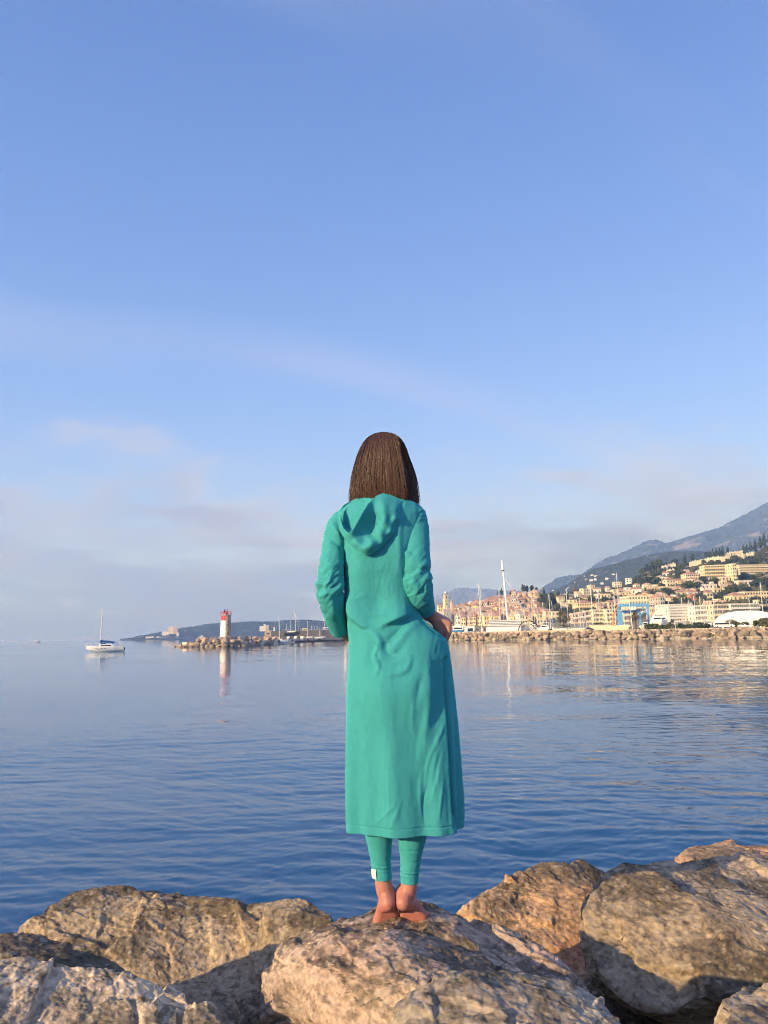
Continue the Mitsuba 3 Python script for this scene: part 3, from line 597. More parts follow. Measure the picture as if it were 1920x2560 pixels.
# body: one continuous skin -----------------------------------------------------
def build_body():
    B = manifold3d.Manifold
    parts = []
    pt = lambda x, y, Y: P(x, y, Y)
    hc = pt(962, 1168, 2.79)
    # head: skull, jaw, nose, ears, brow; the face looks out to sea
    parts += [B.batch_hull([sph(hc + [0, -0.015, 0.022], 0.076), sph(hc + [0, 0.03, 0.01], 0.066), sph(hc + [0, 0.055, -0.085], 0.024), sph(hc + [0.03, 0.03, -0.06], 0.03), sph(hc + [-0.03, 0.03, -0.06], 0.03)]),
              B.batch_hull([sph(hc + [0, 0.094, 0.012], 0.008), sph(hc + [0, 0.112, -0.03], 0.011), sph(hc + [0, 0.09, -0.035], 0.016)]),
              B.batch_hull([sph(hc + [-0.018, 0.082, -0.062], 0.008), sph(hc + [0.018, 0.082, -0.062], 0.008), sph(hc + [0, 0.088, -0.060], 0.008)]),
              bone(hc + [-0.035, 0.085, 0.03], hc + [0.035, 0.085, 0.03], .009, .009), sph(hc + [-0.03, 0.08, 0.012], .013), sph(hc + [0.03, 0.08, 0.012], .013),
              bone(hc + [-0.074, 0, 0.01], hc + [-0.072, 0.004, -0.03], .012, .008), bone(hc + [0.074, 0, 0.01], hc + [0.072, 0.004, -0.03], .012, .008)]
    neck0, neck1 = hc + [0, -0.01, -0.06], pt(960, 1262, 2.78)
    parts += [bone(neck0, neck1, .05, .056)]
    shl, shr = pt(876, 1306, 2.78), pt(1024, 1304, 2.78)
    parts += [B.batch_hull([sph(neck1, .05), sph(shl, .036), sph(shr, .036), sph(pt(955, 1400, 2.78), .08)])]
    parts += [B.batch_hull([sph(pt(920, 1380, 2.78), .075), sph(pt(990, 1380, 2.78), .075), sph(pt(960, 1510, 2.78), .085), sph(pt(990, 1510, 2.78), .08)]),
              B.batch_hull([sph(pt(960, 1510, 2.78), .085), sph(pt(990, 1510, 2.78), .08), sph(pt(955, 1650, 2.78), .09), sph(pt(1035, 1650, 2.78), .09)])]
    # arms
    el, wl = pt(827, 1468, 2.69), pt(848, 1574, 2.82)
    er, wr = pt(1042, 1455, 2.695), pt(1072, 1536, 2.80)
    parts += [bone(shl, el, .033, .030), bone(el, wl, .030, .021), bone(shr, er, .035, .033), bone(er, wr, .031, .0235)]
    # left hand slides into the front pocket
    kl = [pt(862 + 2 * i, 1590 - 2 * i, 2.84 + 0.017 * i) for i in range(4)]
    parts += [B.batch_hull([sph(wl, .020)] + [sph(k, .0115) for k in kl])]
    for i, k in enumerate(kl):
        a = k + [0.022, 0.012, -0.032 - 0.003 * i]; b = a + [0.012, 0.006, -0.022]; c = b + [0.008, 0.004, -0.016]
        parts += [bone(k, a, .0105, .009), bone(a, b, .009, .008), bone(b, c, .008, .0068)]
    t0 = wl + (kl[3] - wl) * 0.4 + [0.0, 0.02, 0.0]
    parts += [bone(t0, t0 + [0.012, 0.03, -0.02], .012, .0105), bone(t0 + [0.012, 0.03, -0.02], t0 + [0.026, 0.04, -0.045], .0105, .009)]
    # right hand: bent at the wrist, fingers down into the side pocket, little finger nearest
    kr = [pt(1121 - 0.6 * i, 1560 - 2.2 * i, 2.775 + 0.0205 * i) for i in range(4)]
    mid = pt(1096, 1552, 2.80)
    parts += [bone(wr, mid, .0235, .0235), B.batch_hull([sph(wr, .0225), sph(pt(1092, 1549, 2.785), .0225), sph(pt(1098, 1556, 2.83), .022)] + [sph(k, .0128) for k in kr]), B.batch_hull([sph(pt(1092, 1552, 2.785), .02), sph(pt(1104, 1582, 2.79), .016), sph(pt(1112, 1598, 2.80), .012), sph(pt(1098, 1584, 2.84), .016)] + [sph(k, .0124) for k in kr])]
    for i, k in enumerate(kr):
        L = (.030, .036, .038, .034)[i]
        a = k + np.array([-0.002, 0.002, -1.0]) * L; b = a + np.array([-0.35, 0.1, -0.9]) * L * .7; c = b + np.array([-0.5, 0.1, -0.8]) * L * .5
        parts += [bone(k, a, .0122, .0105), bone(a, b, .0102, .009), bone(b, c, .009, .0072)]
    th0 = pt(1096, 1560, 2.84); th1 = pt(1098, 1584, 2.868); th2 = pt(1092, 1606, 2.872)
    parts += [bone(th0, th1, .015, .0115), bone(th1, th2, .0115, .009)]
    # legs and feet
    hipl, hipr = pt(960, 1690, 2.78), pt(1036, 1690, 2.78)
    kneel, kneer = pt(949, 1960, 2.765), pt(1034, 1960, 2.765)
    calfl, calfr = pt(947.5, 2060, 2.762), pt(1031.5, 2060, 2.762)
    al, ar = pt(958.5, 2208, 2.772), pt(1023, 2212, 2.772)
    parts += [bone(hipl, kneel, .07, .042), bone(kneel, calfl, .041, .036), bone(calfl, pt(952, 2160, 2.767), .036, .025), bone(pt(952, 2160, 2.767), al, .025, .0275), bone(hipr, kneer, .07, .042), bone(kneer, calfr, .041, .037), bone(calfr, pt(1026, 2164, 2.767), .037, .025), bone(pt(1026, 2164, 2.767), ar, .025, .0275)]
    def foot(ank, narrow, heel, mets, toes_dir, rad):
        o = [bone(ank, narrow, .029, .0285)]
        o += [B.batch_hull([sph(narrow, .027), sph(narrow + [0, 0.035, -0.02], .026), sph(heel + [0, 0.03, 0.0], .026)])]
        o += [B.batch_hull([sph(narrow + [0, -0.006, 0.012], .016), sph(heel, .0265), sph(heel + [0, 0.028, 0.014], .029)])]            # heel with the tendon above it
        m0 = [heel + (m - heel) * 0.55 + np.array([0, 0.022, 0.012]) for m in mets]
        o += [B.batch_hull([sph(heel + [0, 0.01, -0.004], .025), sph(heel + [0, 0.045, 0.02], .027)] + [sph(m, .018) for m in m0])]
        o += [B.batch_hull([sph(m, .018) for m in m0] + [sph(mets[i], rad[i]) for i in range(5)])]
        for i, m in enumerate(mets):
            d = np.array(toes_dir[i]); L = (.050, .046, .041, .036, .031)[i]; r = (.0125, .0095, .009, .0088, .0088)[i]
            a = m + d * L * .6 + [0, 0, 0.002]; b = m + d * L + [0, 0, -0.003]
            o += [bone(m, a, rad[i] * 0.8, r), bone(a, b, r, r * 0.92)]
        return o
    # metatarsals run from the great toe to the little toe
    ml = [pt(x, y, Y) for x, y, Y in ((986, 2298, 2.845), (976, 2299, 2.842), (965, 2300, 2.838), (954, 2301.5, 2.834), (944.5, 2303, 2.828))]
    mr = [pt(x, y, Y) for x, y, Y in ((1012, 2289.5, 2.845), (1024, 2290.5, 2.843), (1036, 2291.5, 2.838), (1047, 2291, 2.832), (1057, 2289, 2.824))]
    parts += foot(al, pt(961.5, 2228, 2.772), pt(970, 2257, 2.752), ml, [(0.10, 1, -.02), (0.0, 1, -.02), (-.10, 1, -.02), (-.22, .97, -.02), (-.35, .93, -.02)], (.0205, .018, .0175, .0172, .0172))
    parts += foot(ar, pt(1020, 2230, 2.772), pt(1008.5, 2256, 2.752), mr, [(0.15, .98, -.02), (.28, .96, -.02), (.40, .92, -.02), (.52, .85, -.02), (.65, .75, -.02)], (.020, .018, .0175, .0172, .0172))
    m = B.batch_boolean(parts, manifold3d.OpType.Add)
    t = tri(m.refine_to_length(0.0065))
    trimesh.smoothing.filter_taubin(t, lamb=0.5, nu=0.52, iterations=14)
    return t
body = build_body()
obj('body', body, 'skin', person, smooth=True)

# hair -------------------------------------------------------------------------
HR = np.array([(1086, 950, 972, .030), (1091, 929, 990, .058), (1101, 915, 1003, .078), (1117, 904, 1013, .092), (1142, 894, 1021, .102), (1175, 885, 1031, .106), (1205, 880, 1037, .106), (1235, 878, 1041, .103), (1255, 878, 1043, .098), (1274, 885, 1038, .086)])
HY = 2.79
def hair_ring(t, th, out=0.0):
    y = HR[0, 0] + np.asarray(t) * (HR[-1, 0] - HR[0, 0])
    f = [PchipInterpolator(HR[:, 0], HR[:, k])(np.clip(y, HR[0, 0], HR[-1, 0])) for k in (1, 2, 3)]
    L, R = Pv(f[0], y, HY), Pv(f[1], y, HY)
    mid, half = (L + R) / 2, (R - L) / 2
    lump = 1 + np.asarray(t) * (-0.02 + 0.026 * np.sin(6 * th + 2.0 * np.asarray(t)) + 0.028 * np.sin(13 * th + 1.0) + 0.012 * np.sin(27 * th + 3 * np.asarray(t)))
    k = (1 + out) * lump
    v = mid + half * (np.cos(th) * k)[..., None]
    v[..., 1] += f[2] * np.sin(th) * k
    return v
def build_hair():
    t = np.linspace(0, 1, 60); th = np.linspace(0, 2 * np.pi, 96, endpoint=False)
    T2, TH = np.meshgrid(t, th, indexing='ij')
    shell = loft(hair_ring(T2, TH, -0.05), cap=True)
    if shell.volume < 0: shell.invert()
    col = [np.tile([0.030, 0.017, 0.014], (len(shell.vertices), 1))]
    V, F, at = [shell.vertices], [shell.faces], len(shell.vertices)
    r = np.random.default_rng(12)
    seg = 13; n, fly = 3400, 420
    lock_th = r.uniform(0, 2 * np.pi, 70); lock_col = r.uniform(0.75, 1.25, 70); lock_wave = r.uniform(-1, 1, (70, 3)); lock_lift = r.normal(0, 0.014, 70)
    for i in range(n + fly):
        loose = i >= n
        L = r.integers(70)
        th0 = lock_th[L] + r.normal(0, 0.11)
        if loose: th0 = r.choice([0.0, np.pi]) + r.normal(0, 0.5) if r.random() < 0.7 else r.uniform(0, 6.28)
        if 0.5 < (th0 % (2 * np.pi)) < math.pi - 0.5 and r.random() < 0.9: continue
        t0 = min(abs(r.normal(0, 0.20)) if r.random() < 0.75 else r.uniform(0, 0.5), 0.7)
        t1 = r.normal(1.0, 0.04)
        if r.random() < 0.10: t1 = r.uniform(0.6, 1.0)
        s = np.linspace(0, 1, seg); tt = t0 + (t1 - t0) * s
        a, b, c = lock_wave[L]
        th_ = th0 + r.normal(0, 0.05) * s + 0.07 * a * np.sin(3.2 * s + 3 * b) * s + 0.05 * c * s ** 2 - 0.10 * np.cos(th0) * np.exp(-((tt) / 0.16) ** 2)
        lift = lock_lift[L] * s + r.uniform(-0.03, 0.010) + 0.010 * s * r.normal()
        if loose: lift = r.uniform(0.0, 0.02) + r.uniform(0.01, 0.09) * np.sin(np.pi * s * r.uniform(.5, 1.0)) * s
        p = hair_ring(np.clip(tt, 0, 1.03), th_, lift)
        p[:, 2] -= np.maximum(tt - 1, 0) * 0.10
        w = (r.uniform(0.0004, 0.0009) if loose else r.uniform(0.0012, 0.0034)) * (1 - 0.8 * s ** 4)
        d = np.gradient(p, axis=0); d /= np.linalg.norm(d, axis=1, keepdims=True) + 1e-9
        o = p - np.array([p[:, 0].mean(), HY, p[0, 2] - 0.1]); o /= np.linalg.norm(o, axis=1, keepdims=True)
        q = np.cross(d, o); q /= np.linalg.norm(q, axis=1, keepdims=True) + 1e-9
        ring = np.stack([p + q * w[:, None], p + o * (w * 0.7)[:, None], p - q * w[:, None]], 1).reshape(-1, 3)
        k = np.arange(seg - 1)[:, None] * 3
        f = np.concatenate([np.stack([k + j, k + 3 + j, k + 3 + (j + 1) % 3], -1).reshape(-1, 3) for j in range(3)] + [np.stack([k + j, k + 3 + (j + 1) % 3, k + (j + 1) % 3], -1).reshape(-1, 3) for j in range(3)])
        V.append(ring); F.append(f + at); at += len(ring)
        base = np.array([0.066, 0.033, 0.0245]) * lock_col[L] * r.uniform(0.92, 1.08)
        if r.random() < 0.10: base = np.array([0.095, 0.054, 0.041]) * r.uniform(0.85, 1.15)
        grad = 0.85 + 0.3 * np.repeat(tt, 3)[:, None]
        col.append(base[None] * grad)
    return trimesh.Trimesh(np.vstack(V), np.vstack(F), process=False), np.vstack(col)
hm, hcol = build_hair()
obj('hair', hm, 'hair_brown', person, smooth=True, color=hcol)
# ------------------------------------------------------------------ land: mountains, headland, hillside
scene['land_cover'] = {'type': 'twosided', 'bsdf': {'type': 'diffuse', 'reflectance': {'type': 'mesh_attribute', 'name': 'vertex_color'}}}
AZ = lambda px: P(px, 1560, 1.0)[0]                       # tangent of the bearing of an image column

def land(name, ridge, Yb, Yr, zb, rough, colour, seed, na=420, nt=70, label=None, back=0.5, gully=0.25):
    "hills between a foot line at distance Yb and a crest at Yr (functions of the column), seen from anywhere"
    r = np.array(ridge, float)
    xs = np.linspace(r[0, 0], r[-1, 0], na)
    ys = PchipInterpolator(r[:, 0], r[:, 1])(xs)
    yb, yr = np.broadcast_to(Yb(xs) if callable(Yb) else Yb, xs.shape), np.broadcast_to(Yr(xs) if callable(Yr) else Yr, xs.shape)
    top = Pv(xs, ys, yr)
    a = top[:, 0] / top[:, 1]
    t = np.r_[np.linspace(0, 1, nt), 1 + np.linspace(0.05, 1, 10)]
    Tm = t[None, :]
    Y = np.where(Tm <= 1, yb[:, None] + (yr - yb)[:, None] * Tm, yr[:, None] + (yr - yb)[:, None] * (Tm - 1) * 1.2)
    h = np.where(Tm <= 1, np.minimum(Tm, 1), 1 - (Tm - 1) * (1 - back))
    X = a[:, None] * Y
    n1 = meshkit.fbm(np.stack([X / rough * 2.2, Y / rough * 2.2, X * 0], -1), 5, seed) - 0.5
    Z = zb + (top[:, 2] - zb)[:, None] * (h + gully * n1 * np.sin(np.pi * np.clip(Tm, 0, 1)) * (Tm < 1))
    Z += (meshkit.fbm(np.stack([X / rough * 30, Y / rough * 30, X * 0], -1), 3, seed + 3) - 0.5) * rough * 0.018 * np.minimum(Tm * 3, 1)
    v = np.stack([X, Y, Z], -1).reshape(-1, 3)
    m = len(t); i, j = np.meshgrid(np.arange(na - 1), np.arange(m - 1), indexing='ij'); k = (i * m + j).ravel()
    mesh = trimesh.Trimesh(v, np.vstack([np.stack([k, k + m, k + m + 1], 1), np.stack([k, k + m + 1, k + 1], 1)]), process=False)
    if mesh.face_normals[:, 2].mean() < 0: mesh.invert()
    return obj(name, mesh, 'land_cover', smooth=True, color=colour(v, seed), label=label, kind='structure')

def woodland(green, dry, rock, amount, sc):
    def f(v, seed):
        g = meshkit.fbm(v / sc, 4, seed + 11)[:, None]; q = meshkit.fbm(v / sc * 7, 3, seed + 13)[:, None]
        c = np.array(green) * (0.55 + 0.9 * q)
        c = c * (1 - 0.6 * np.clip((g - 0.5) * 5, 0, 1)) + np.array(dry) * 0.6 * np.clip((g - 0.5) * 5, 0, 1)
        w = meshkit.fbm(v / sc * 2.5 * [1, 1, 1.5], 4, seed + 17)[:, None]
        k = np.clip((w - 0.5 - 0.16 * (1 - amount)) * 9, 0, 1)
        return np.clip(c * (1 - k) + np.array(rock) * k * (0.6 + 0.8 * q), 0.01, 0.7)
    return f

land('far_mountain', [(900, 1535), (1000, 1515), (1060, 1500), (1100, 1488), (1126, 1478), (1138, 1471), (1162, 1469.5), (1184, 1471), (1213, 1472), (1235, 1474), (1280, 1477), (1361, 1478), (1420, 1485), (1500, 1500)], 6300, 7600, 0, 900,
     woodland((0.05, 0.06, 0.06), (0.09, 0.09, 0.08), (0.14, 0.13, 0.12), 0.6, 420), 5, label='faint far mountain range behind the old town')
land('mountain', [(1300, 1510), (1345, 1478), (1361, 1465), (1378, 1456), (1390, 1446), (1410, 1440.5), (1430, 1437.6), (1452, 1435), (1468, 1426), (1488, 1411.6), (1500, 1403), (1551, 1383), (1583, 1369), (1606, 1357), (1626, 1350), (1642, 1350.5), (1662, 1357), (1702, 1347),
     (1753, 1331), (1791, 1321), (1829, 1302), (1854, 1290), (1880, 1277), (1920, 1255), (1990, 1220), (2100, 1180), (2300, 1170)], 3000, 4900, 0, 620,
     woodland((0.024, 0.038, 0.034), (0.05, 0.055, 0.045), (0.20, 0.17, 0.14), 0.50, 300), 8, na=560, nt=110, label='blue hazy mountain slope rising to the right')
land('wooded_hill', [(1330, 1500), (1372, 1484), (1387, 1475), (1416, 1462), (1430, 1453.5), (1448, 1442), (1481, 1423), (1500, 1418), (1540, 1408), (1576, 1397), (1652, 1383), (1702, 1377), (1753, 1379), (1820, 1384), (1920, 1395), (2100, 1400)], 1500, 2300, 0, 240,
     woodland((0.038, 0.052, 0.034), (0.06, 0.068, 0.042), (0.13, 0.12, 0.09), 0.15, 110), 12, na=520, nt=90, label='green wooded hill below the mountain')

HEAD = [(300, 1597.5), (318, 1595.6), (336, 1593), (345, 1590), (367, 1587), (385, 1583), (400, 1580), (423, 1577), (454, 1569.5), (483, 1566), (512, 1561), (539, 1558), (551, 1557), (589, 1556), (620, 1553.5), (673, 1553.5), (716, 1550), (754, 1549), (793, 1551), (822, 1553.5), (900, 1555), (960, 1556), (1040, 1560), (1110, 1566), (1180, 1572)]
land('headland', HEAD, lambda x: np.interp(x, [300, 400, 1180], [2750, 2700, 2500]), lambda x: np.interp(x, [300, 400, 1180], [2790, 2950, 3100]), -0.5, 190,
     woodland((0.025, 0.04, 0.022), (0.04, 0.05, 0.028), (0.1, 0.09, 0.07), 0.1, 80), 15, na=420, nt=60, gully=0.12, label='low wooded headland across the bay')

RID = np.array([(1060, 1562), (1090, 1549), (1125, 1537), (1150, 1530), (1180, 1521), (1215, 1512), (1250, 1502), (1300, 1490), (1340, 1487), (1370, 1486), (1400, 1484), (1430, 1480), (1500, 1473), (1560, 1464), (1581, 1457), (1601, 1436), (1630, 1421), (1659, 1407), (1702, 1409), (1730, 1403), (1761, 1396), (1816, 1381), (1854, 1378), (1880, 1383), (1920, 1364), (1990, 1345), (2100, 1330), (2300, 1330)], float)
Y_FOOT = lambda x: np.interp(x, [1060, 1200, 1340, 1600, 1920, 2300], [560, 520, 500, 470, 440, 420])
Y_CREST = lambda x: np.interp(x, [1060, 1120, 1250, 1340, 1500, 1640, 1920, 2300], [600, 640, 720, 760, 840, 960, 960, 960])
ZQ = 3.1
def hill_colour(v, seed):
    c = woodland((0.035, 0.050, 0.022), (0.10, 0.085, 0.05), (0.36, 0.30, 0.22), 0.40, 46)(v, seed)
    low = np.clip(1 - (v[:, 2] - 3) / 14, 0, 1)[:, None]
    return c * (1 - low) + np.array([0.34, 0.30, 0.24]) * low
land('hillside', RID, Y_FOOT, Y_CREST, ZQ, 60, hill_colour, 21, na=560, nt=90, gully=0.0, label='steep town hillside with terraces, trees and scrub')

def hill_Y(px, py):
    "how far away the hillside is where the photograph shows the image point"
    d = ray(px, py); s = d[2] / d[1]
    y0, y1 = float(Y_FOOT(px)), float(Y_CREST(px))
    z1 = P(px, float(PchipInterpolator(RID[:, 0], RID[:, 1])(px)), y1)[2]
    g = (z1 - ZQ) / (y1 - y0)
    Y = (CAM[2] - ZQ + g * y0) / (g - s) if abs(g - s) > 1e-9 else y1
    return float(np.clip(Y, y0 + 1, y1 - 2)) if g > s else y1 - 2

# ------------------------------------------------------------------ colours of the town
PAINT = dict(cream=(0.66, 0.55, 0.36), pale_yellow=(0.70, 0.60, 0.33), yellow=(0.68, 0.51, 0.22), ochre=(0.62, 0.39, 0.16), peach=(0.66, 0.42, 0.28), pink=(0.62, 0.35, 0.29), salmon=(0.55, 0.25, 0.18),
             orange=(0.58, 0.25, 0.10), white=(0.72, 0.69, 0.63), grey=(0.42, 0.40, 0.37), stone=(0.48, 0.40, 0.30), brick_red=(0.42, 0.13, 0.08))
PAINT = {k: tuple(0.62 * v + 0.38 * g for v, g in zip(c, (0.74, 0.66, 0.53))) if k not in ('white', 'grey', 'stone', 'brick_red', 'orange') else c for k, c in PAINT.items()}
for k, c in PAINT.items(): mat('wall_' + k, c, 0.9, 0.2)
mat('roof_tiles', (0.36, 0.215, 0.165), 0.9, 0.2); mat('roof_faded', (0.46, 0.345, 0.28), 0.9, 0.2); mat('blinds', (0.30, 0.26, 0.20), 0.8); mat('wall_dark', (0.12, 0.12, 0.13), 0.9); mat('flat_roof', (0.50, 0.45, 0.38), 0.9, 0.2)
mat('window_dark', (0.055, 0.06, 0.065), 0.3, 0.5); mat('shutter_green', (0.10, 0.16, 0.13), 0.7); mat('dark_metal', (0.05, 0.05, 0.055), 0.5); mat('white_paint', (0.78, 0.77, 0.74), 0.45); mat('boat_white', (0.84, 0.83, 0.80), 0.3)
mat('alu_mast', (0.66, 0.65, 0.63), 0.4); mat('red_paint', (0.55, 0.035, 0.045), 0.5); mat('blue_canvas', (0.012, 0.075, 0.24), 0.8); mat('lift_blue', (0.09, 0.27, 0.52), 0.5); mat('crane_orange', (0.62, 0.24, 0.05), 0.6)
mat('quay_stone', (0.52, 0.45, 0.34), 0.9); mat('dark_rubber', (0.02, 0.02, 0.022), 0.7); mat('glass_dark', (0.02, 0.025, 0.03), 0.12, 0.7); mat('bark', (0.14, 0.095, 0.06), 0.9); mat('car_grey', (0.18, 0.19, 0.21), 0.35); mat('car_navy', (0.03, 0.045, 0.09), 0.3)
mat('asphalt', (0.16, 0.15, 0.14), 0.95); mat('canvas_grey', (0.30, 0.31, 0.33), 0.8); mat('kiosk_blue', (0.10, 0.30, 0.52), 0.5); mat('stripe_grey', (0.20, 0.19, 0.18), 0.8); mat('hull_dark', (0.03, 0.035, 0.05), 0.4); mat('jersey_dark', (0.03, 0.03, 0.04), 0.9)

def hip_roof(w, d, h, over, z):
    w, d = w / 2 + over, d / 2 + over
    k = max(w - d * 0.9, w * 0.25)
    v = [(-w, -d, z), (w, -d, z), (w, d, z), (-w, d, z), (-k, 0, z + h), (k, 0, z + h)]
    return trimesh.Trimesh(v, [(0, 1, 5), (0, 5, 4), (1, 2, 5), (2, 3, 4), (2, 4, 5), (3, 0, 4), (0, 2, 1), (0, 3, 2)], process=False)
def gable_roof(w, d, h, over, z):
    w, d = w / 2 + over, d / 2 + over
    v = [(-w, -d, z), (w, -d, z), (w, d, z), (-w, d, z), (-w, 0, z + h), (w, 0, z + h)]
    return trimesh.Trimesh(v, [(0, 1, 5), (0, 5, 4), (2, 3, 4), (2, 4, 5), (1, 2, 5), (3, 0, 4), (0, 2, 1), (0, 3, 2)], process=False)

def building(name, label, xl, xr, yt, yb, colour, roof='hip', Y=None, depth=None, yaw=0.0, storeys=None, group=None, category='house', balcony=False, cols=None, sink=2.5, roof_mat='roof_tiles', side=None, zbase=None):
    xm = (xl + xr) / 2
    Y = hill_Y(xm, yb) if Y is None else Y
    s = Y / FOC
    base = P(xm, yb, Y)
    if zbase is not None: base[2] = zbase
    topz = P(xm, yt, Y)[2]
    H = max(topz - base[2], 1.5); wv = (xr - xl) * s
    c, sn = abs(math.cos(math.radians(yaw))), abs(math.sin(math.radians(yaw)))
    d = depth or max(6.0, min(14.0, wv * 0.7))
    w = max((wv - d * sn * 0.8) / max(c, 0.5), wv * 0.55)
    M = place(base[0], base[1] + d / 2, base[2], yaw)
    t = thing(name, label, category, group)
    obj('wall', box(-w / 2, w / 2, -d / 2, d / 2, -sink, H), 'wall_' + colour, t, to_world=M)
    if roof == 'hip': obj('roof', hip_roof(w, d, min(2.4, 0.22 * d + 0.4), 0.45, H + 0.003), roof_mat, t, to_world=M)
    elif roof == 'gable': obj('roof', gable_roof(w, d, min(2.8, 0.28 * d + 0.4), 0.4, H + 0.003), roof_mat, t, to_world=M)
    else: obj('roof', cat([box(-w / 2 - .12, w / 2 + .12, -d / 2 - .12, d / 2 + .12, H + 0.003, H + 0.35)]), 'flat_roof', t, to_world=M)
    n = storeys or max(1, int(round(H / 3.2))); m = cols or max(2, int(round(w / 3.2)))
    fl = H / n; wins = []
    for i in range(n):
        z0 = i * fl + fl * 0.28
        for j in range(m):
            x = -w / 2 + w * (j + 0.5) / m
            ww = min(0.55, w / m * 0.28)
            wins.append(box(x - ww, x + ww, -d / 2 - 0.06, -d / 2 + 0.1, z0, z0 + fl * 0.48))
        for j in range(max(1, int(d / 4))):
            y = -d / 2 + d * (j + 0.5) / max(1, int(d / 4))
            for sx in (-1, 1): wins.append(box(sx * w / 2 - 0.06, sx * w / 2 + 0.06, y - 0.5, y + 0.5, z0, z0 + fl * 0.48))
    obj('window', cat(wins), 'window_dark' if (hash_i(xl, yt) % 3) else 'shutter_green', t, to_world=M, kind='stuff')
    if balcony:
        for i in range(1, n):
            z = i * fl
            obj('balcony', cat([box(-w / 2 + .1, w / 2 - .1, -d / 2 - 1.3, -d / 2 - 0.003, z - 0.12, z + 0.06), box(-w / 2 + .1, w / 2 - .1, -d / 2 - 1.3, -d / 2 - 1.22, z + 0.06, z + 0.95)]), 'wall_white' if balcony is True else balcony, t, to_world=M)
            if i % 2 == 0 or n <= 4:
                pass
        obj('loggia', cat([box(-w / 2 + .5, w / 2 - .5, -d / 2 - 0.03, -d / 2 + 0.2, i * fl + 1.3, i * fl + fl - 0.5) for i in range(n)]), 'blinds', t, to_world=M)
    return t

def hash_i(a, b): return int(a * 7.31 + b * 13.7) % 97
ORD = ['first', 'second', 'third', 'fourth', 'fifth', 'sixth', 'seventh', 'eighth', 'ninth', 'tenth', 'eleventh', 'twelfth', 'thirteenth', 'fourteenth', 'fifteenth', 'sixteenth', 'seventeenth', 'eighteenth', 'nineteenth', 'twentieth', 'twenty-first', 'twenty-second', 'twenty-third', 'twenty-fourth', 'twenty-fifth']
word = lambda c: c.replace('_', ' ')

# old town: rows of tall tiled houses climbing the hill to the right of the bell tower
def sky_old(x): return float(np.interp(x, [1115, 1130, 1180, 1215, 1250, 1300, 1345], [1530, 1526, 1514, 1506, 1499, 1489, 1489]))
ROWN = ['topmost row', 'second highest row', 'third highest row', 'third lowest row', 'second lowest row', 'lowest row']
r = np.random.default_rng(31)
for row in range(6):
    x = 1118.0 + r.uniform(0, 6) + (6 if row == 0 else 0); k = 0
    while x < 1344:
        w = r.uniform(10, 18) if row < 5 else r.uniform(12, 20)
        f = row / 5
        yb = sky_old(x + w / 2) * (1 - f) + 1563 * f + 9 * (1 - f) + r.uniform(-2, 2)
        h = r.uniform(11, 17) if row < 5 else r.uniform(19, 29)
        col = r.choice(['peach', 'pink', 'ochre', 'yellow', 'salmon', 'cream', 'pale_yellow', 'white'], p=[.15, .13, .10, .20, .05, .17, .13, .07])
        yaw = r.uniform(8, 34) if r.random() < 0.6 else r.uniform(-20, 5)
        building('town_house', f'{word(col)} tiled town house, {ORD[k]} from the bell tower in the {ROWN[row]}', x, x + w + 2, yb - h, yb, col, 'hip' if r.random() < 0.6 else 'gable', depth=r.uniform(8, 13), yaw=yaw,
                 group='houses of the old town', roof_mat='roof_tiles' if r.random() < 0.6 else 'roof_faded', sink=5)
        x += w; k += 1

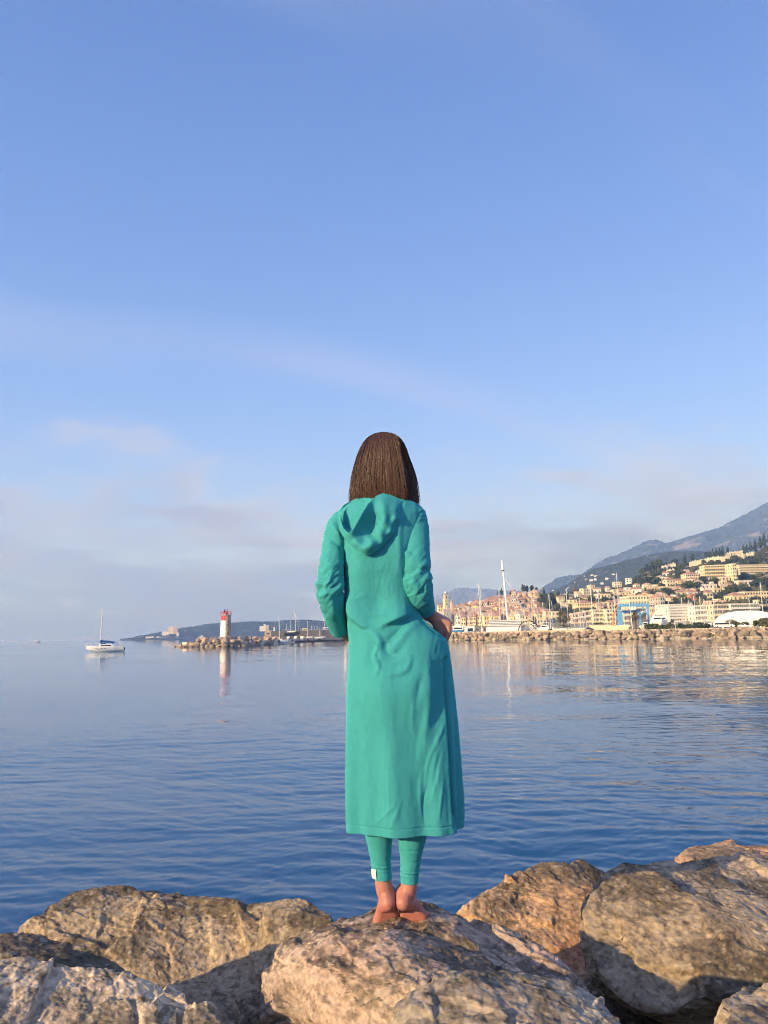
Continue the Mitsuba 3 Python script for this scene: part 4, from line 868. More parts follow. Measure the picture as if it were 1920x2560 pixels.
# single buildings, left to right along the hillside and the marina front
BL = [ # x left, x right, y top, y bottom, colour, roof, label, extra
    (1094, 1106, 1513, 1530, 'yellow', 'hip', 'yellow house with a red roof left of the bell tower', {}),
    (1127, 1146, 1519, 1541, 'pale_yellow', 'hip', 'lemon yellow house just right of the slim church spire', {}),
    (1298, 1336, 1481, 1488, 'ochre', 'flat', 'long ochre terrace building on the hilltop under the round dark trees', dict(depth=8, storeys=1)),
    (1300, 1337, 1488, 1497, 'cream', 'flat', 'long cream retaining building below the ochre terrace', dict(depth=9, storeys=1)),
    (1337, 1347, 1485, 1502, 'yellow', 'hip', 'small yellow house at the right end of the hilltop terrace', {}),
    (1279, 1289, 1480, 1490, 'cream', 'gable', 'little cream chapel between two cypress trees on the hilltop', {}),
    (1331, 1352, 1508, 1521, 'peach', 'hip', 'peach house with a red roof at the right end of the old town', {}),
    (1335, 1350, 1526, 1546, 'pink', 'hip', 'pink house low down where the old town meets the trees', {}),
    (1348, 1358, 1532, 1552, 'yellow', 'hip', 'narrow yellow house right of the low pink one', {}),
    (1359, 1379, 1527, 1553, 'peach', 'hip', 'peach apartment house behind the cabin boat', dict(yaw=15)),
    (1379, 1398, 1529, 1553, 'cream', 'flat', 'cream apartment house behind the big leafy quay tree', {}),
    (1393, 1414, 1493, 1508, 'pale_yellow', 'hip', 'pale yellow villa with a red roof between two dark trees', dict(yaw=12)),
    (1401, 1415, 1485, 1493, 'white', 'flat', 'small white house above the pale yellow villa', {}),
    (1421, 1443, 1500, 1515, 'pale_yellow', 'flat', 'pale lemon block left of the large yellow villa', {}),
    (1439, 1454, 1479, 1494, 'cream', 'flat', 'cream house joined to the tall cream block with square windows', dict(yaw=10)),
    (1453, 1474, 1472, 1494, 'cream', 'flat', 'tall cream block with small square windows and a pink side', dict(yaw=24, cols=2)),
    (1471, 1488, 1463, 1476, 'yellow', 'flat', 'deep yellow house behind the tall mast, highest of its cluster', dict(yaw=15)),
    (1485, 1506, 1473, 1485, 'white', 'gable', 'white gabled house right of the deep yellow one', dict(yaw=-15)),
    (1492, 1527, 1485, 1498, 'cream', 'flat', 'wide cream house with terrace below the white gabled house', {}),
    (1442, 1484, 1507, 1526, 'yellow', 'hip', 'large yellow villa with a long red roof and tall windows', dict(yaw=4, depth=14, cols=9)),
    (1487, 1510, 1510, 1526, 'peach', 'hip', 'peach house right of the large yellow villa', dict(yaw=18)),
    (1517, 1537, 1505, 1524, 'peach', 'hip', 'peach house with orange side above the blue boat lift', dict(yaw=18)),
    (1535, 1555, 1502, 1518, 'pink', 'hip', 'pinkish house behind the left end of the blue boat lift', dict(yaw=10)),
    (1430, 1447, 1534, 1559, 'pink', 'flat', 'pink apartment block right of the big quay tree', dict(balcony=True)),
    (1446, 1463, 1531, 1558, 'peach', 'flat', 'peach apartment block with balconies behind the masts', dict(balcony=True)),
    (1462, 1484, 1527, 1556, 'cream', 'flat', 'cream apartment block left of the round green bush', dict(balcony=True)),
    (1482, 1515, 1524, 1556, 'cream', 'flat', 'wide cream apartment block with rows of small windows', dict(balcony='wall_cream', cols=8)),
    (1514, 1541, 1523, 1556, 'pale_yellow', 'flat', 'pale apartment block behind the orange crane arm', dict(balcony='wall_cream')),
    (1556, 1580, 1524, 1554, 'cream', 'flat', 'cream building seen through the blue boat lift', dict(balcony=True)),
    (1531, 1549, 1474, 1488, 'cream', 'flat', 'cream house left of the pink roofed villa on the slope', dict(yaw=12)),
    (1548, 1560, 1474, 1485, 'pink', 'hip', 'small pink house on the slope under the bare mast', {}),
    (1535, 1555, 1455, 1468, 'cream', 'flat', 'cream house alone at the foot of the wooded slope', {}),
    (1566, 1581, 1445.5, 1457, 'white', 'flat', 'bright white house beside the dark cypress wood', dict(yaw=-10)),
    (1564, 1582, 1469, 1482, 'white', 'flat', 'white house left of the red gabled one', {}),
    (1582, 1608, 1473, 1486, 'white', 'gable', 'white house with a red gable roof in the middle of the slope', dict(yaw=-12)),
    (1575, 1646, 1489, 1524, 'cream', 'flat', 'very large cream building with an orange centre above the boat lift', dict(depth=24, yaw=0, cols=10)),
    (1646, 1663, 1492, 1524, 'grey', 'hip', 'shaded grey wing at the right end of the very large cream building', dict(depth=20)),
    (1605, 1622, 1485.5, 1493, 'orange', 'flat', 'orange upper storey on the very large cream building', dict(depth=10)),
    (1585, 1641, 1511, 1530, 'white', 'flat', 'low white building in front of the very large cream one', dict(balcony=True, cols=12)),
    (1624, 1647, 1520, 1548, 'peach', 'flat', 'peach block behind the right leg of the boat lift', dict(cols=5)),
    (1646, 1672, 1443, 1454, 'cream', 'flat', 'cream villa high on the slope under the terraces', {}),
    (1663, 1690, 1449, 1467, 'cream', 'hip', 'cream villa with red roof above the long retaining wall', dict(yaw=14)),
    (1665, 1735, 1511, 1553, 'white', 'flat', 'stepped white apartment block with red awnings behind the motor yacht', dict(balcony=True, cols=14, depth=18, storeys=6)),
    (1733, 1779, 1514, 1553, 'white', 'flat', 'white apartment block behind the densest masts', dict(balcony=True, cols=9, depth=16)),
    (1778, 1824, 1511, 1553, 'cream', 'flat', 'cream apartment block with a grid of windows left of the white tent hall', dict(balcony='wall_cream', cols=10, depth=16)),
    (1822, 1901, 1509, 1535, 'white', 'flat', 'long white building above the white tent hall', dict(balcony=True, cols=16, depth=14)),
    (1712, 1749, 1435, 1449, 'cream', 'hip', 'cream mansion with a red roof and two rows of windows', dict(cols=7)),
    (1700, 1754, 1448, 1453, 'cream', 'flat', 'low cream terrace in front of the mansion', dict(depth=6, storeys=1)),
    (1764, 1832, 1413, 1447, 'yellow', 'flat', 'big yellow hotel slab with rows of balconies on the hillside', dict(balcony='wall_yellow', cols=12, depth=14, yaw=-6)),
    (1831, 1844, 1409, 1453, 'pale_yellow', 'flat', 'tall yellow stair tower at the right end of the big hotel slab', dict(cols=2, depth=12)),
    (1844, 1925, 1412, 1441, 'pale_yellow', 'flat', 'long yellow block with dark balcony slots at the right edge', dict(balcony='wall_pale_yellow', cols=14, depth=14, storeys=5)),
    (1803, 1831, 1442, 1454, 'peach', 'flat', 'low peach annex below the yellow stair tower', dict(depth=8)),
    (1804, 1818, 1453, 1463, 'yellow', 'flat', 'small yellow house under the peach annex', {}),
    (1749, 1794, 1461, 1473, 'white', 'flat', 'low white villa with long terraces in the middle of the hillside', dict(depth=10, yaw=8)),
    (1849, 1888, 1451, 1463, 'white', 'flat', 'flat white villa among palms near the right edge', dict(depth=10)),
    (1781, 1804, 1471, 1486, 'yellow', 'flat', 'yellow square villa under the low white one', dict(yaw=12)),
    (1720, 1746, 1480, 1490, 'white', 'hip', 'whitish house above the small orange one', {}),
    (1722, 1743, 1488, 1501, 'orange', 'hip', 'small orange house behind the masts with a red side', dict(yaw=14)),
    (1766, 1782, 1481, 1494, 'cream', 'gable', 'cream house left of the yellow square villa', {}),
    (1829, 1869, 1488, 1505, 'yellow', 'hip', 'stepped yellow building with a red roof above the long white one', dict(depth=12)),
    (1857, 1925, 1479, 1499, 'yellow', 'flat', 'long yellow building at the right edge behind the lamp posts', dict(depth=12, cols=9)),
    (1773, 1817, 1502, 1513, 'pink', 'flat', 'low pink building between the masts and the yellow stepped one', dict(depth=10)),
    (1690, 1714, 1480, 1488, 'cream', 'hip', 'cream cottage half hidden by the round pine', {}),
    (1500, 1518, 1506, 1524, 'cream', 'flat', 'cream house joined to the peach house with the orange side', dict(yaw=8)),
    (1610, 1630, 1461, 1470, 'white', 'hip', 'little white house at the left end of the long retaining wall', {}),
    (1893, 1925, 1500, 1512, 'cream', 'flat', 'cream house low at the right edge above the tent hall', {}),
]
for i, (xl, xr, yt, yb, col, roof, lab, kw) in enumerate(BL):
    tall = {'category': 'building'} if (xr - xl) > 28 or kw.get('balcony') else {}
    building('apartment_building' if kw.get('balcony') else 'house', lab, xl, xr, yt, yb, col, roof, **{'yaw': 6, **kw, **tall})

# more small houses dotted over the slope
r = np.random.default_rng(404); k = 0
for a, b, y0, y1, n in ((1350, 1440, 1498, 1526, 9), (1440, 1570, 1476, 1504, 11), (1575, 1700, 1470, 1506, 13), (1640, 1790, 1428, 1462, 9), (1700, 1900, 1462, 1506, 16)):
    for q in range(n):
        xl = a + (b - a) * (q + r.uniform(0.1, 0.7)) / n; yb = r.uniform(y0, y1); w = r.uniform(8, 15); top = float(np.interp(xl, RID[:, 0], RID[:, 1]))
        yb = max(yb, top + 8); col = r.choice(['cream', 'white', 'pale_yellow', 'peach', 'yellow'], p=[.36, .30, .14, .12, .08])
        building('house', f'small {word(col)} slope house, {ORD[q]} from the left {["beside the dark grove", "above the large yellow villa", "around the very large cream building", "below the cemetery terraces", "below the yellow hotel"][(1350, 1440, 1575, 1640, 1700).index(a)]}',
                 xl, xl + w, yb - r.uniform(6, 10), yb, col, r.choice(['hip', 'gable', 'flat']), yaw=float(r.uniform(-15, 28)), roof_mat='roof_tiles' if r.random() < .5 else 'roof_faded', group='small houses of the slope'); k += 1

# hillside terraces: walls of the old cemetery and the gardens
def terrace(lab, x0, y0, x1, y1, h, colour='cream', dots=True, thick=3.0):
    t = thing('terrace_wall', lab, 'wall'); n = max(3, int((x1 - x0) / 6)); body, caps = [], []
    for i in range(n):
        xa, xb = x0 + (x1 - x0) * i / n, x0 + (x1 - x0) * (i + 1) / n; xm = (xa + xb) / 2
        yb = y0 + (y1 - y0) * (i + 0.5) / n + h; Y = hill_Y(xm, yb)
        A, Bp = P(xa, yb, Y), P(xb, yb, Y); zt = P(xm, yb - h, Y)[2]
        body.append(box(A[0], Bp[0], Y, Y + thick, A[2] - 3, zt))
        if dots:
            caps.append(box(A[0] + .3, A[0] + 1.5, Y + .4, Y + 1.6, zt + 0.004, zt + 0.6 + 0.9 * ((i * 7) % 5) / 4))
    obj('wall_body', cat(body), 'wall_' + colour, t)
    if caps: obj('monument', cat(caps), 'wall_white', t, kind='stuff')
terrace('long pale retaining wall across the middle of the slope', 1613, 1465, 1706, 1466, 9, 'stone', False)
terrace('sloping white cemetery wall below the dark pines', 1656, 1416, 1690, 1408, 8)
terrace('short white terrace wall under the sloping cemetery wall', 1668, 1425, 1689, 1424, 6)
terrace('long white cemetery terrace below the two cypress trees', 1726, 1406, 1802, 1391, 11)
terrace('second white cemetery terrace stepping up to the right', 1790, 1397, 1862, 1384, 10)
terrace('highest cream cemetery terrace under the cypress row', 1812, 1384, 1862, 1377, 6)
terrace('upper right cemetery terrace ending in scrub', 1855, 1390, 1886, 1380, 8)
terrace('pale garden wall under the mansion', 1700, 1453, 1760, 1456, 5, 'stone', False)
terrace('low stone wall among scrub left of the orange house', 1678, 1491, 1722, 1493, 6, 'stone', False)
# ------------------------------------------------------------------ the harbour: breakwaters, quay, boats, vehicles
WL = np.array([(1060, 1601.5), (1115, 1601), (1300, 1600.5), (1500, 1599), (1700, 1597.3), (1920, 1595.5), (2140, 1593)], float)
def shore(px): return W(px, float(np.interp(px, WL[:, 0], WL[:, 1])))
def on_quay(px, back, z=ZQ):
    "a spot on the quay: straight behind the breakwater's waterline at that image column"
    p = shore(px); d = np.array([p[0], p[1]]) / np.hypot(p[0], p[1])
    q = np.array([p[0] + d[0] * back, p[1] + d[1] * back, z]); return q, q[1]
def face(q): return -math.degrees(math.atan2(q[0], q[1]))       # turn towards the viewer's side of the bay

def stone(seed, flat=0.75):
    r = np.random.default_rng(seed); d = r.normal(size=(13, 3)); d /= np.linalg.norm(d, axis=1, keepdims=True)
    m = tri(manifold3d.Manifold.hull_points([tuple(v * [1.0, 0.85, flat] * r.uniform(0.85, 1.1)) for v in d]).refine_to_length(0.55))
    v = np.array(m.vertices); m.vertices = v + np.array(m.vertex_normals) * (0.16 * (meshkit.fbm(v * 1.6, 3, seed) - 0.5))[:, None]
    return m
STONES = [mikit.ply(stone(200 + i, 0.7 + 0.08 * (i % 4)), smooth=24) for i in range(10)]
def stone_tex(c, k):
    def f(p, n, uv):
        a = mikit.fbm(p.x * 0.9, p.y * 0.9, p.z * 1.4, 3); b = mikit.fbm(p.x * 3.1 + k, p.y * 3.1, p.z * 4, 2)
        return mikit.mix(tuple(v * 0.55 for v in c), tuple(v * 1.25 for v in c), a * 0.6 + b * 0.4)
    return f
for i, c in enumerate([(0.40, 0.325, 0.25), (0.34, 0.275, 0.215), (0.42, 0.31, 0.25), (0.26, 0.215, 0.165), (0.47, 0.41, 0.31)]):
    mat(f'mole_stone_{i}', proc(stone_tex(c, i)), 0.95, 0.15)
def add_stone(r, x, y, z, size, label, group, tone=None, flat=1.0):
    k = obj('rock', STONES[r.integers(10)], f'mole_stone_{r.integers(4) if tone is None else tone}', label=label, category='rock', group=group,
            to_world=T().translate([float(x), float(y), float(z)]).rotate([0, 0, 1], float(r.uniform(0, 360))).rotate([1, 0, 0], float(r.uniform(-25, 25))).scale([float(size * r.uniform(.85, 1.2)), float(size * r.uniform(.8, 1.1)), float(size * flat)]))

r = np.random.default_rng(77)
ROWS = [(0.3, 0.15, 1.15, 0.6, 4, 'pale flat rock at the waterline of the long breakwater on the right', 'waterline rocks of the right breakwater'), (1.3, 0.95, 1.25, 0.85, None, 'tan rock in the lower course of the long breakwater on the right', 'lower rocks of the right breakwater'),
        (2.5, 1.85, 1.35, 0.85, None, 'tan rock in the upper course of the long breakwater on the right', 'upper rocks of the right breakwater'), (3.8, 2.55, 1.05, 0.75, 2, 'pinkish rock along the crest of the long breakwater on the right', 'crest rocks of the right breakwater')]
for back, z, size, flat, tone, lab, grp in ROWS:
    px = 1085.0
    while px < 1990:
        s = size * r.uniform(0.62, 1.5)
        q, Y = on_quay(px, back + r.uniform(-.4, .4), z + r.uniform(-.2, .2))
        add_stone(r, *q, s, lab, grp, tone if r.random() < 0.7 else None, flat)
        px += 2.05 * s / ((Y / FOC) * 1.25)
# quay behind the breakwater
def strip(b0, b1, z, z0, x0=1040, x1=2140, n=40):
    a = [on_quay(px, b0, z)[0] for px in np.linspace(x0, x1, n)]; b = [on_quay(px, b1, z)[0] for px in np.linspace(x0, x1, n)]
    a, b = np.array(a), np.array(b); lo = lambda v: v * [1, 1, 0] + [0, 0, z0]
    return loft(np.stack([lo(a), a, b, lo(b)], 1), cap=True)
obj('quay', strip(5.0, 46, ZQ, -1.1), 'quay_stone', label='pale stone quay behind the long breakwater', kind='structure')
k = thing('parapet_wall', 'low pale wall running along the top of the right breakwater', 'wall')
obj('wall_body', strip(4.6, 4.97, ZQ + 0.35, 1.5, 1085, 1480), 'wall_stone', k)

def item(name, label, category, px, back, parts, group=None, yaw=0.0, at=None):
    "parts modelled in photograph pixels around the foot point, then scaled to metres at its distance; a '>' hangs a piece on the part before it"
    q, Y = on_quay(px, back) if at is None else (np.asarray(at, float), at[1])
    U = Y / FOC; t = thing(name, label, category, group); last = t
    M = place(q[0], q[1], q[2], face(q) + yaw, U)
    for pn, mesh, m, *more in parts:
        up = t
        if pn.startswith('>'): pn, up = pn[1:], last
        k = obj(pn, mesh, m, up, to_world=M, smooth=more[0] if more else False, kind=more[1] if len(more) > 1 else None)
        if up == t: last = k
    return t
bx = lambda x0, x1, z0, z1, y0=-3.0, y1=3.0: box(x0, x1, y0, y1, z0, z1)

def hull_mesh(L, Wd, H, n=14, rake=0.10):
    "bow towards +x, keel at z = 0"
    R = []
    for i in range(n):
        s = i / (n - 1); w = Wd / 2 * max(0.03, math.sin(min(1.0, (1 - s) * 1.55 + 0.02) * math.pi / 2)) ** 0.8 * (1 - 0.12 * max(0, 0.25 - s) * 4)
        zs = H * (1 + 0.28 * s ** 2); x = -L / 2 + L * s
        kz = H * 0.05 + H * 0.75 * max(0, s - 0.7) ** 1.3 * 2.2
        R.append([(x - (L * rake * s if j in (2, 3, 4) else 0), y, z) for j, (y, z) in enumerate([(-w, zs), (-w * 0.92, zs * 0.55), (-w * 0.55, kz + H * .05), (0, kz), (w * 0.55, kz + H * .05), (w * 0.92, zs * 0.55), (w, zs)])])
    m = loft(np.array(R)); 
    if m.volume < 0: m.invert()
    return m
def turn(m, deg):
    m = m.copy(); m.apply_transform(trimesh.transformations.rotation_matrix(math.radians(deg), [0, 0, 1])); return m
def shift(m, x=0, y=0, z=0):
    m = m.copy(); m.apply_translation((x, y, z)); return m

# -- masts of the marina: every one is a boat lying behind the quay
MASTS = [(1116, 1513), (1135, 1535), (1150, 1530), (1170, 1520), (1185, 1533), (1201, 1461), (1228, 1518), (1249.5, 1471), (1258, 1509), (1290, 1523), (1312, 1515), (1329, 1490), (1336, 1498), (1344, 1521), (1358.6, 1505), (1366, 1528), (1375, 1484), (1382, 1502), (1403, 1498), (1418, 1471), (1437, 1528),
         (1450, 1494), (1458, 1524), (1466, 1531), (1479.5, 1459), (1489, 1522), (1498, 1485), (1510, 1519), (1518, 1521), (1525, 1518), (1534, 1508), (1538, 1488), (1547, 1432), (1562, 1518), (1661, 1517), (1675, 1497), (1695, 1524), (1708, 1493), (1716, 1520), (1725, 1500), (1731, 1504), (1739, 1490), (1746, 1519), (1754, 1490),
         (1762, 1508), (1765, 1497), (1772, 1523), (1778, 1519), (1787, 1490), (1798, 1513), (1809, 1520), (1910, 1456)]
def sailboat(label, px, ytop, back, group, blue=False, heading=0.0):
    q = on_quay(px, back, 0.0)[0]; Y = q[1]
    zt = P(px, ytop, Y)[2]; h = zt - 1.0; L = min(14.0, max(7.0, h * 0.78)); w = L * 0.29; H = L * 0.105
    t = thing('sailboat', label, 'sailboat', group)
    M = place(q[0], q[1], -0.25, face(q) + heading)
    obj('hull', hull_mesh(L, w, H + 0.3), 'boat_white', t, smooth=40, to_world=M)
    obj('cabin', box(-L * .2, L * .18, -w * .28, w * .28, H, H + 0.65), 'boat_white', t, to_world=M)
    mr = 0.085 + 0.004 * h
    mt = obj('mast', rod((L * .06, 0, H), (L * .06, 0, h + 1.2), mr, mr * 0.75, 6), 'alu_mast', t, to_world=M)
    obj('spreader', cat([box(L * .06 - .05, L * .06 + .05, -w * .3, w * .3, h * f, h * f + .08) for f in (0.42, 0.68)]), 'alu_mast', mt, to_world=M)
    obj('boom', rod((L * .05, 0, H + 1.3), (-L * .34, 0, H + 1.35), 0.14, 0.12, 6), 'blue_canvas' if blue else 'canvas_grey', t, to_world=M)
    obj('stay', cat([rod((L * .06, 0, h + 1.1), (L * .47, 0, H + .4), 0.022, 0.022, 3), rod((L * .06, 0, h + 1.1), (-L * .48, 0, H + .4), 0.022, 0.022, 3)]), 'alu_mast', t, to_world=M)
r = np.random.default_rng(5)
for i, (px, yt) in enumerate(MASTS):
    sailboat(f'sailboat moored behind the right breakwater whose bare mast is number {i + 1} from the left' if False else f'moored sailboat, bare mast {ORD[i % 20]} from the left ' + ('before the old town' if i < 20 else 'around the boat lift' if i < 40 else 'left of the tent hall'),
             px, yt, r.uniform(52, 95) if yt > 1480 else r.uniform(58, 75), 'sailboats of the marina', r.random() < 0.3, r.uniform(-60, 60))
# the huge white mast with its stay, left of the middle of the harbour
item('sailing_yacht', 'large white sailing yacht with a towering thick mast', 'sailing yacht', 1274, 52, [
    ('hull', shift(hull_mesh(120, 28, 12), 0, 0, -24), 'boat_white', 40), ('cabin', bx(-30, 20, -12, -5, -6, 6), 'boat_white'), ('mast', rod((0, 0, -12), (-9.5, 0, 172), 2.4, 1.9, 10), 'boat_white', 40), ('>masthead', rod((-8.9, 0, 152), (-10.2, 0, 177), 2.5, 2.0, 8), 'boat_white', 40),
    ('>fitting', rod((-8.7, 0, 150), (-8.9, 0, 153), 3.6, 3.6, 8), 'dark_metal'), ('boom', rod((0, 0, 2), (44, 0, 6), 2.2, 1.6, 8), 'canvas_grey', 40), ('stay', cat([rod((-7.2, 0, 138), (17, 0, 98), .8, .8, 4), rod((17, 0, 98), (52, 0, 6), .8, .8, 4), rod((-7.6, 0, 135), (-13, 0, 20), .25, .25, 3)]), 'alu_mast')])

# -- striped shed with its half round end frame
def arch(rad, x, z0, th, y0, y1, n=14, a0=0, a1=180):
    an = np.radians(np.linspace(a0, a1, n)); p = [(x + rad * math.cos(a), 0, z0 + rad * math.sin(a)) for a in an]
    return cat([shift(path(p, th, 4), 0, y) for y in np.linspace(y0, y1, 2)])
slope = lambda z0, z1, x0, x1, y0, y1: trimesh.Trimesh([(x0, y0, z0), (x1, y0, z0), (x1, y1, z1), (x0, y1, z1), (x0, y0 + .3, z0 - .6), (x1, y0 + .3, z0 - .6), (x1, y1 + .3, z1 - .6), (x0, y1 + .3, z1 - .6)], [(0, 1, 2), (0, 2, 3), (5, 4, 7), (5, 7, 6), (0, 4, 5), (0, 5, 1), (3, 2, 6), (3, 6, 7), (1, 5, 6), (1, 6, 2), (4, 0, 3), (4, 3, 7)], process=False)
item('boat_shed', 'long white shed with a striped sloping roof and an open half round end frame', 'shed', 1265, 14, [
    ('wall', bx(-47, 37, 0, 10.5, -12, 26), 'white_paint')] + [('roof_board', slope(11.4 + i * 3.9, 11.4 + i * 3.9 + 1.6, -46 + i * 1.4 + 0 * i, 38 + 0 * i, -13 + i * 6, -13 + i * 6 + 2.0), 'white_paint') for i in range(5)] +
    [('roof', slope(10.6, 30.0, -47 + 3, 37, -12, 21), 'stripe_grey'), ('end_frame', cat([arch(25, 56, 1, 1.0, -13, 20), arch(17, 56, 1, .8, -13, -13.1)] + [rod((56 + 25 * math.cos(a), -13, 1 + 25 * math.sin(a)), (56 + 25 * math.cos(a), 20, 1 + 25 * math.sin(a)), .4, .4, 4) for a in np.radians((20, 45, 70, 90, 110, 135, 160))] + [rod((31, -13, 1), (81, -13, 1), .5, .5, 4), rod((56, -13, 1), (56, -13, 26), .4, .4, 4)]), 'dark_metal')] +
    [('end_board', bx(x0, x1, z, z + 1.6, 20.2, 21), 'white_paint') for z, x0, x1 in ((4, 33, 79), (8, 33, 79), (12, 35, 77), (16, 38, 74), (20, 43, 69))])
# -- buildings and boats at the left end of the quay
item('cabin_boat', 'white cabin boat with blue sides ashore at the left end of the quay', 'boat', 1145, 9, [('hull', shift(hull_mesh(34, 12, 7), 0), 'kiosk_blue', 40), ('cabin', bx(-12, 14, 7, 15, -5, 5), 'boat_white'), ('>window', bx(-10, 12, 9.5, 13, -5.2, -4.9), 'glass_dark'), ('roof', bx(-15, 16, 15, 16.5, -6, 6), 'white_paint'), ('flybridge', bx(-8, 8, 16.5, 19.5, -4, 4), 'boat_white')])
item('kiosk', 'white flat roofed kiosk beside the blue cabin boat on the quay', 'kiosk', 1174, 9, [('wall', bx(-12, 12, 0, 14, -6, 6), 'white_paint'), ('roof', bx(-14, 14, 14, 16, -8, 8), 'white_paint'), ('opening', bx(-4, 9, 4, 11, -6.2, -5.7), 'glass_dark'), ('counter', bx(-5, 10, 3, 4, -8, -6.2), 'kiosk_blue')])

def car(label, px, back, L, H, kind, paint, yaw=0.0):
    "side view outline in pixels, extruded"
    from shapely.geometry import Polygon
    w = 0.42 * min(L, 36)
    if kind == 'van': o = [(-.5, .18), (.5, .18), (.5, .5), (.40, .60), (.27, .98), (-.47, 1.0), (-.5, .9)]; win = [(.39, .62), (.27, .93), (-.42, .93), (-.42, .62)]
    elif kind == 'pickup': o = [(-.5, .22), (.5, .22), (.5, .55), (.30, .62), (.20, .98), (-.06, 1.0), (-.10, .66), (-.5, .66)]; win = [(.27, .64), (.18, .92), (-.03, .92), (-.03, .64)]
    else: o = [(-.5, .22), (.5, .22), (.49, .52), (.30, .60), (.16, .97), (-.20, 1.0), (-.40, .66), (-.5, .60)]; win = [(.26, .62), (.13, .92), (-.18, .92), (-.34, .66)]
    def ex(pts, a, b):
        m = extr(Polygon([(x * L, z * H) for x, z in pts]), b - a); v = np.array(m.vertices); m.vertices = np.stack([v[:, 0], v[:, 2] + a, v[:, 1]], 1); m.invert() if m.volume < 0 else None; return m
    wh = []
    for x in (-.31, .31):
        for y in (-w / 2 - .2, w / 2 - 2.2):
            c = trimesh.creation.cylinder(radius=H * .19, height=2.4, sections=12); c.apply_transform(trimesh.transformations.rotation_matrix(math.pi / 2, [1, 0, 0])); c.apply_translation((x * L, y + 1.2, H * .19)); wh.append(c)
    return item('van' if kind == 'van' else 'pickup_truck' if kind == 'pickup' else 'car', label, 'van' if kind == 'van' else 'pickup truck' if kind == 'pickup' else 'car', px, back,
        [('body', ex(o, -w / 2, w / 2), paint), ('window', ex(win, -w / 2 - .12, w / 2 + .12), 'glass_dark')] + [('wheel', c, 'dark_rubber') for c in wh], yaw=yaw)
car('white van parked at the right end of the breakwater beside the tent hall', 1813, 7, 48, 13, 'van', 'white_paint')
car('white pickup truck parked right of the white van', 1863, 8, 29, 9, 'pickup', 'white_paint', 180)
car('white van parked under the big leafy tree on the quay', 1401, 8, 36, 10, 'van', 'white_paint', 0)
car('dark car parked just right of the striped shed', 1381, 9, 15, 6, 'car', 'car_navy')
car('grey car parked near the kiosk at the left end of the quay', 1194, 9, 17, 9, 'car', 'car_grey')
car('dark car parked right of the covered white boat', 1473, 8, 22, 7, 'car', 'car_navy', 180)
car('silver grey car half hidden at the end of the cream wall', 1580, 9, 14, 8, 'car', 'car_grey')
item('covered_boat', 'low white boat under a cover on the quay right of the leafy tree', 'boat', 1445, 8, [('hull', shift(hull_mesh(40, 12, 5.5), 0), 'boat_white', 40), ('cover', shift(hull_mesh(34, 10, 3), 0, 0, 5.2), 'canvas_grey', 40)])
item('cabin_cruiser', 'white cabin cruiser with an open frame top left of the leafy tree', 'boat', 1363, 13, [('hull', turn(hull_mesh(40, 20, 9), -60), 'boat_white', 40), ('cabin', bx(-8, 8, 9, 15, -5, 5), 'boat_white'), ('>window', bx(-7, 7, 10.5, 13.5, -5.2, -4.9), 'glass_dark'), ('frame_top', cat([rod((x, y, 9), (x, y, 20), .5, .5, 4) for x in (-10, 10) for y in (-4, 4)] + [bx(-11, 11, 20, 21.2, -5, 5)]), 'white_paint')])
item('harbour_wall', 'cream harbour wall with an upper slab left of the palm tree', 'wall', 1533, 7, [('wall_body', bx(-42, 42, 0, 11, -2, 2), 'wall_cream')])
item('harbour_hut', 'long flat cream hut behind the left end of the harbour wall', 'hut', 1500, 12, [('wall', bx(-24, 26, 0, 12, -5, 5), 'wall_cream'), ('roof', bx(-26, 28, 12, 13.5, -6, 6), 'flat_roof')])

# -- boat lift, crane, tent hall, motor yachts
item('boat_lift', 'blue gantry boat lift standing over the quay', 'boat lift', 1590, 17, [
    ('beam', bx(-36, 36, 56, 63, -16, -11), 'lift_blue'), ('rear_beam', bx(-34, 16, 42, 48, 22, 26), 'lift_blue'), ('side_beam', bx(-37, -31, 50, 56, -11, 22), 'lift_blue'), ('side_beam', bx(30, 36, 50, 56, -11, 22), 'lift_blue'),
    ('leg', bx(30, 35.5, 6, 56, -16, -11), 'lift_blue'), ('leg', cat([bx(-40, -33, 6, 54, -16, -11), bx(-44, -32, 24, 30, -15, -12)]), 'lift_blue'), ('leg', bx(10, 16, 6, 44, 21, 26), 'lift_blue'), ('leg', bx(-34, -28, 6, 44, 21, 26), 'lift_blue'),
    ('brace', cat([rod((33, -13, 30), (20, -13, 55), 1.6, 1.6, 6), rod((13, 23, 30), (24, 23, 44), 1.4, 1.4, 6)]), 'lift_blue'), ('wheel', bx(28, 37, 0, 6, -17, -9), 'dark_rubber'), ('wheel', bx(-41, -32, 0, 6, -17, -9), 'dark_rubber'), ('wheel', bx(9, 17, 0, 6, 20, 27), 'dark_rubber'), ('wheel', bx(-35, -27, 0, 6, 20, 27), 'dark_rubber'),
    ('cab', bx(-31, -25, 56, 63, -11, -6), 'lift_blue'), ('sling', cat([rod((-12, -13, 54), (-12, 22, 20), .5, .5, 4), rod((8, -13, 54), (8, 22, 20), .5, .5, 4)]), 'canvas_grey')])
item('mobile_crane', 'small crane with an orange jib left of the boat lift', 'crane', 1541, 21, [('base', bx(-6, 6, 0, 12, -5, 5), 'crane_orange'), ('jib', cat([rod((-5, 0, 12), (-3, 0, 38), 2.2, 1.8, 6), rod((-3, 0, 38), (10, 0, 60), 2.4, 1.4, 6)]), 'crane_orange'), ('cable', rod((10, 0, 60), (10, 0, 30), .3, .3, 4), 'dark_metal')])
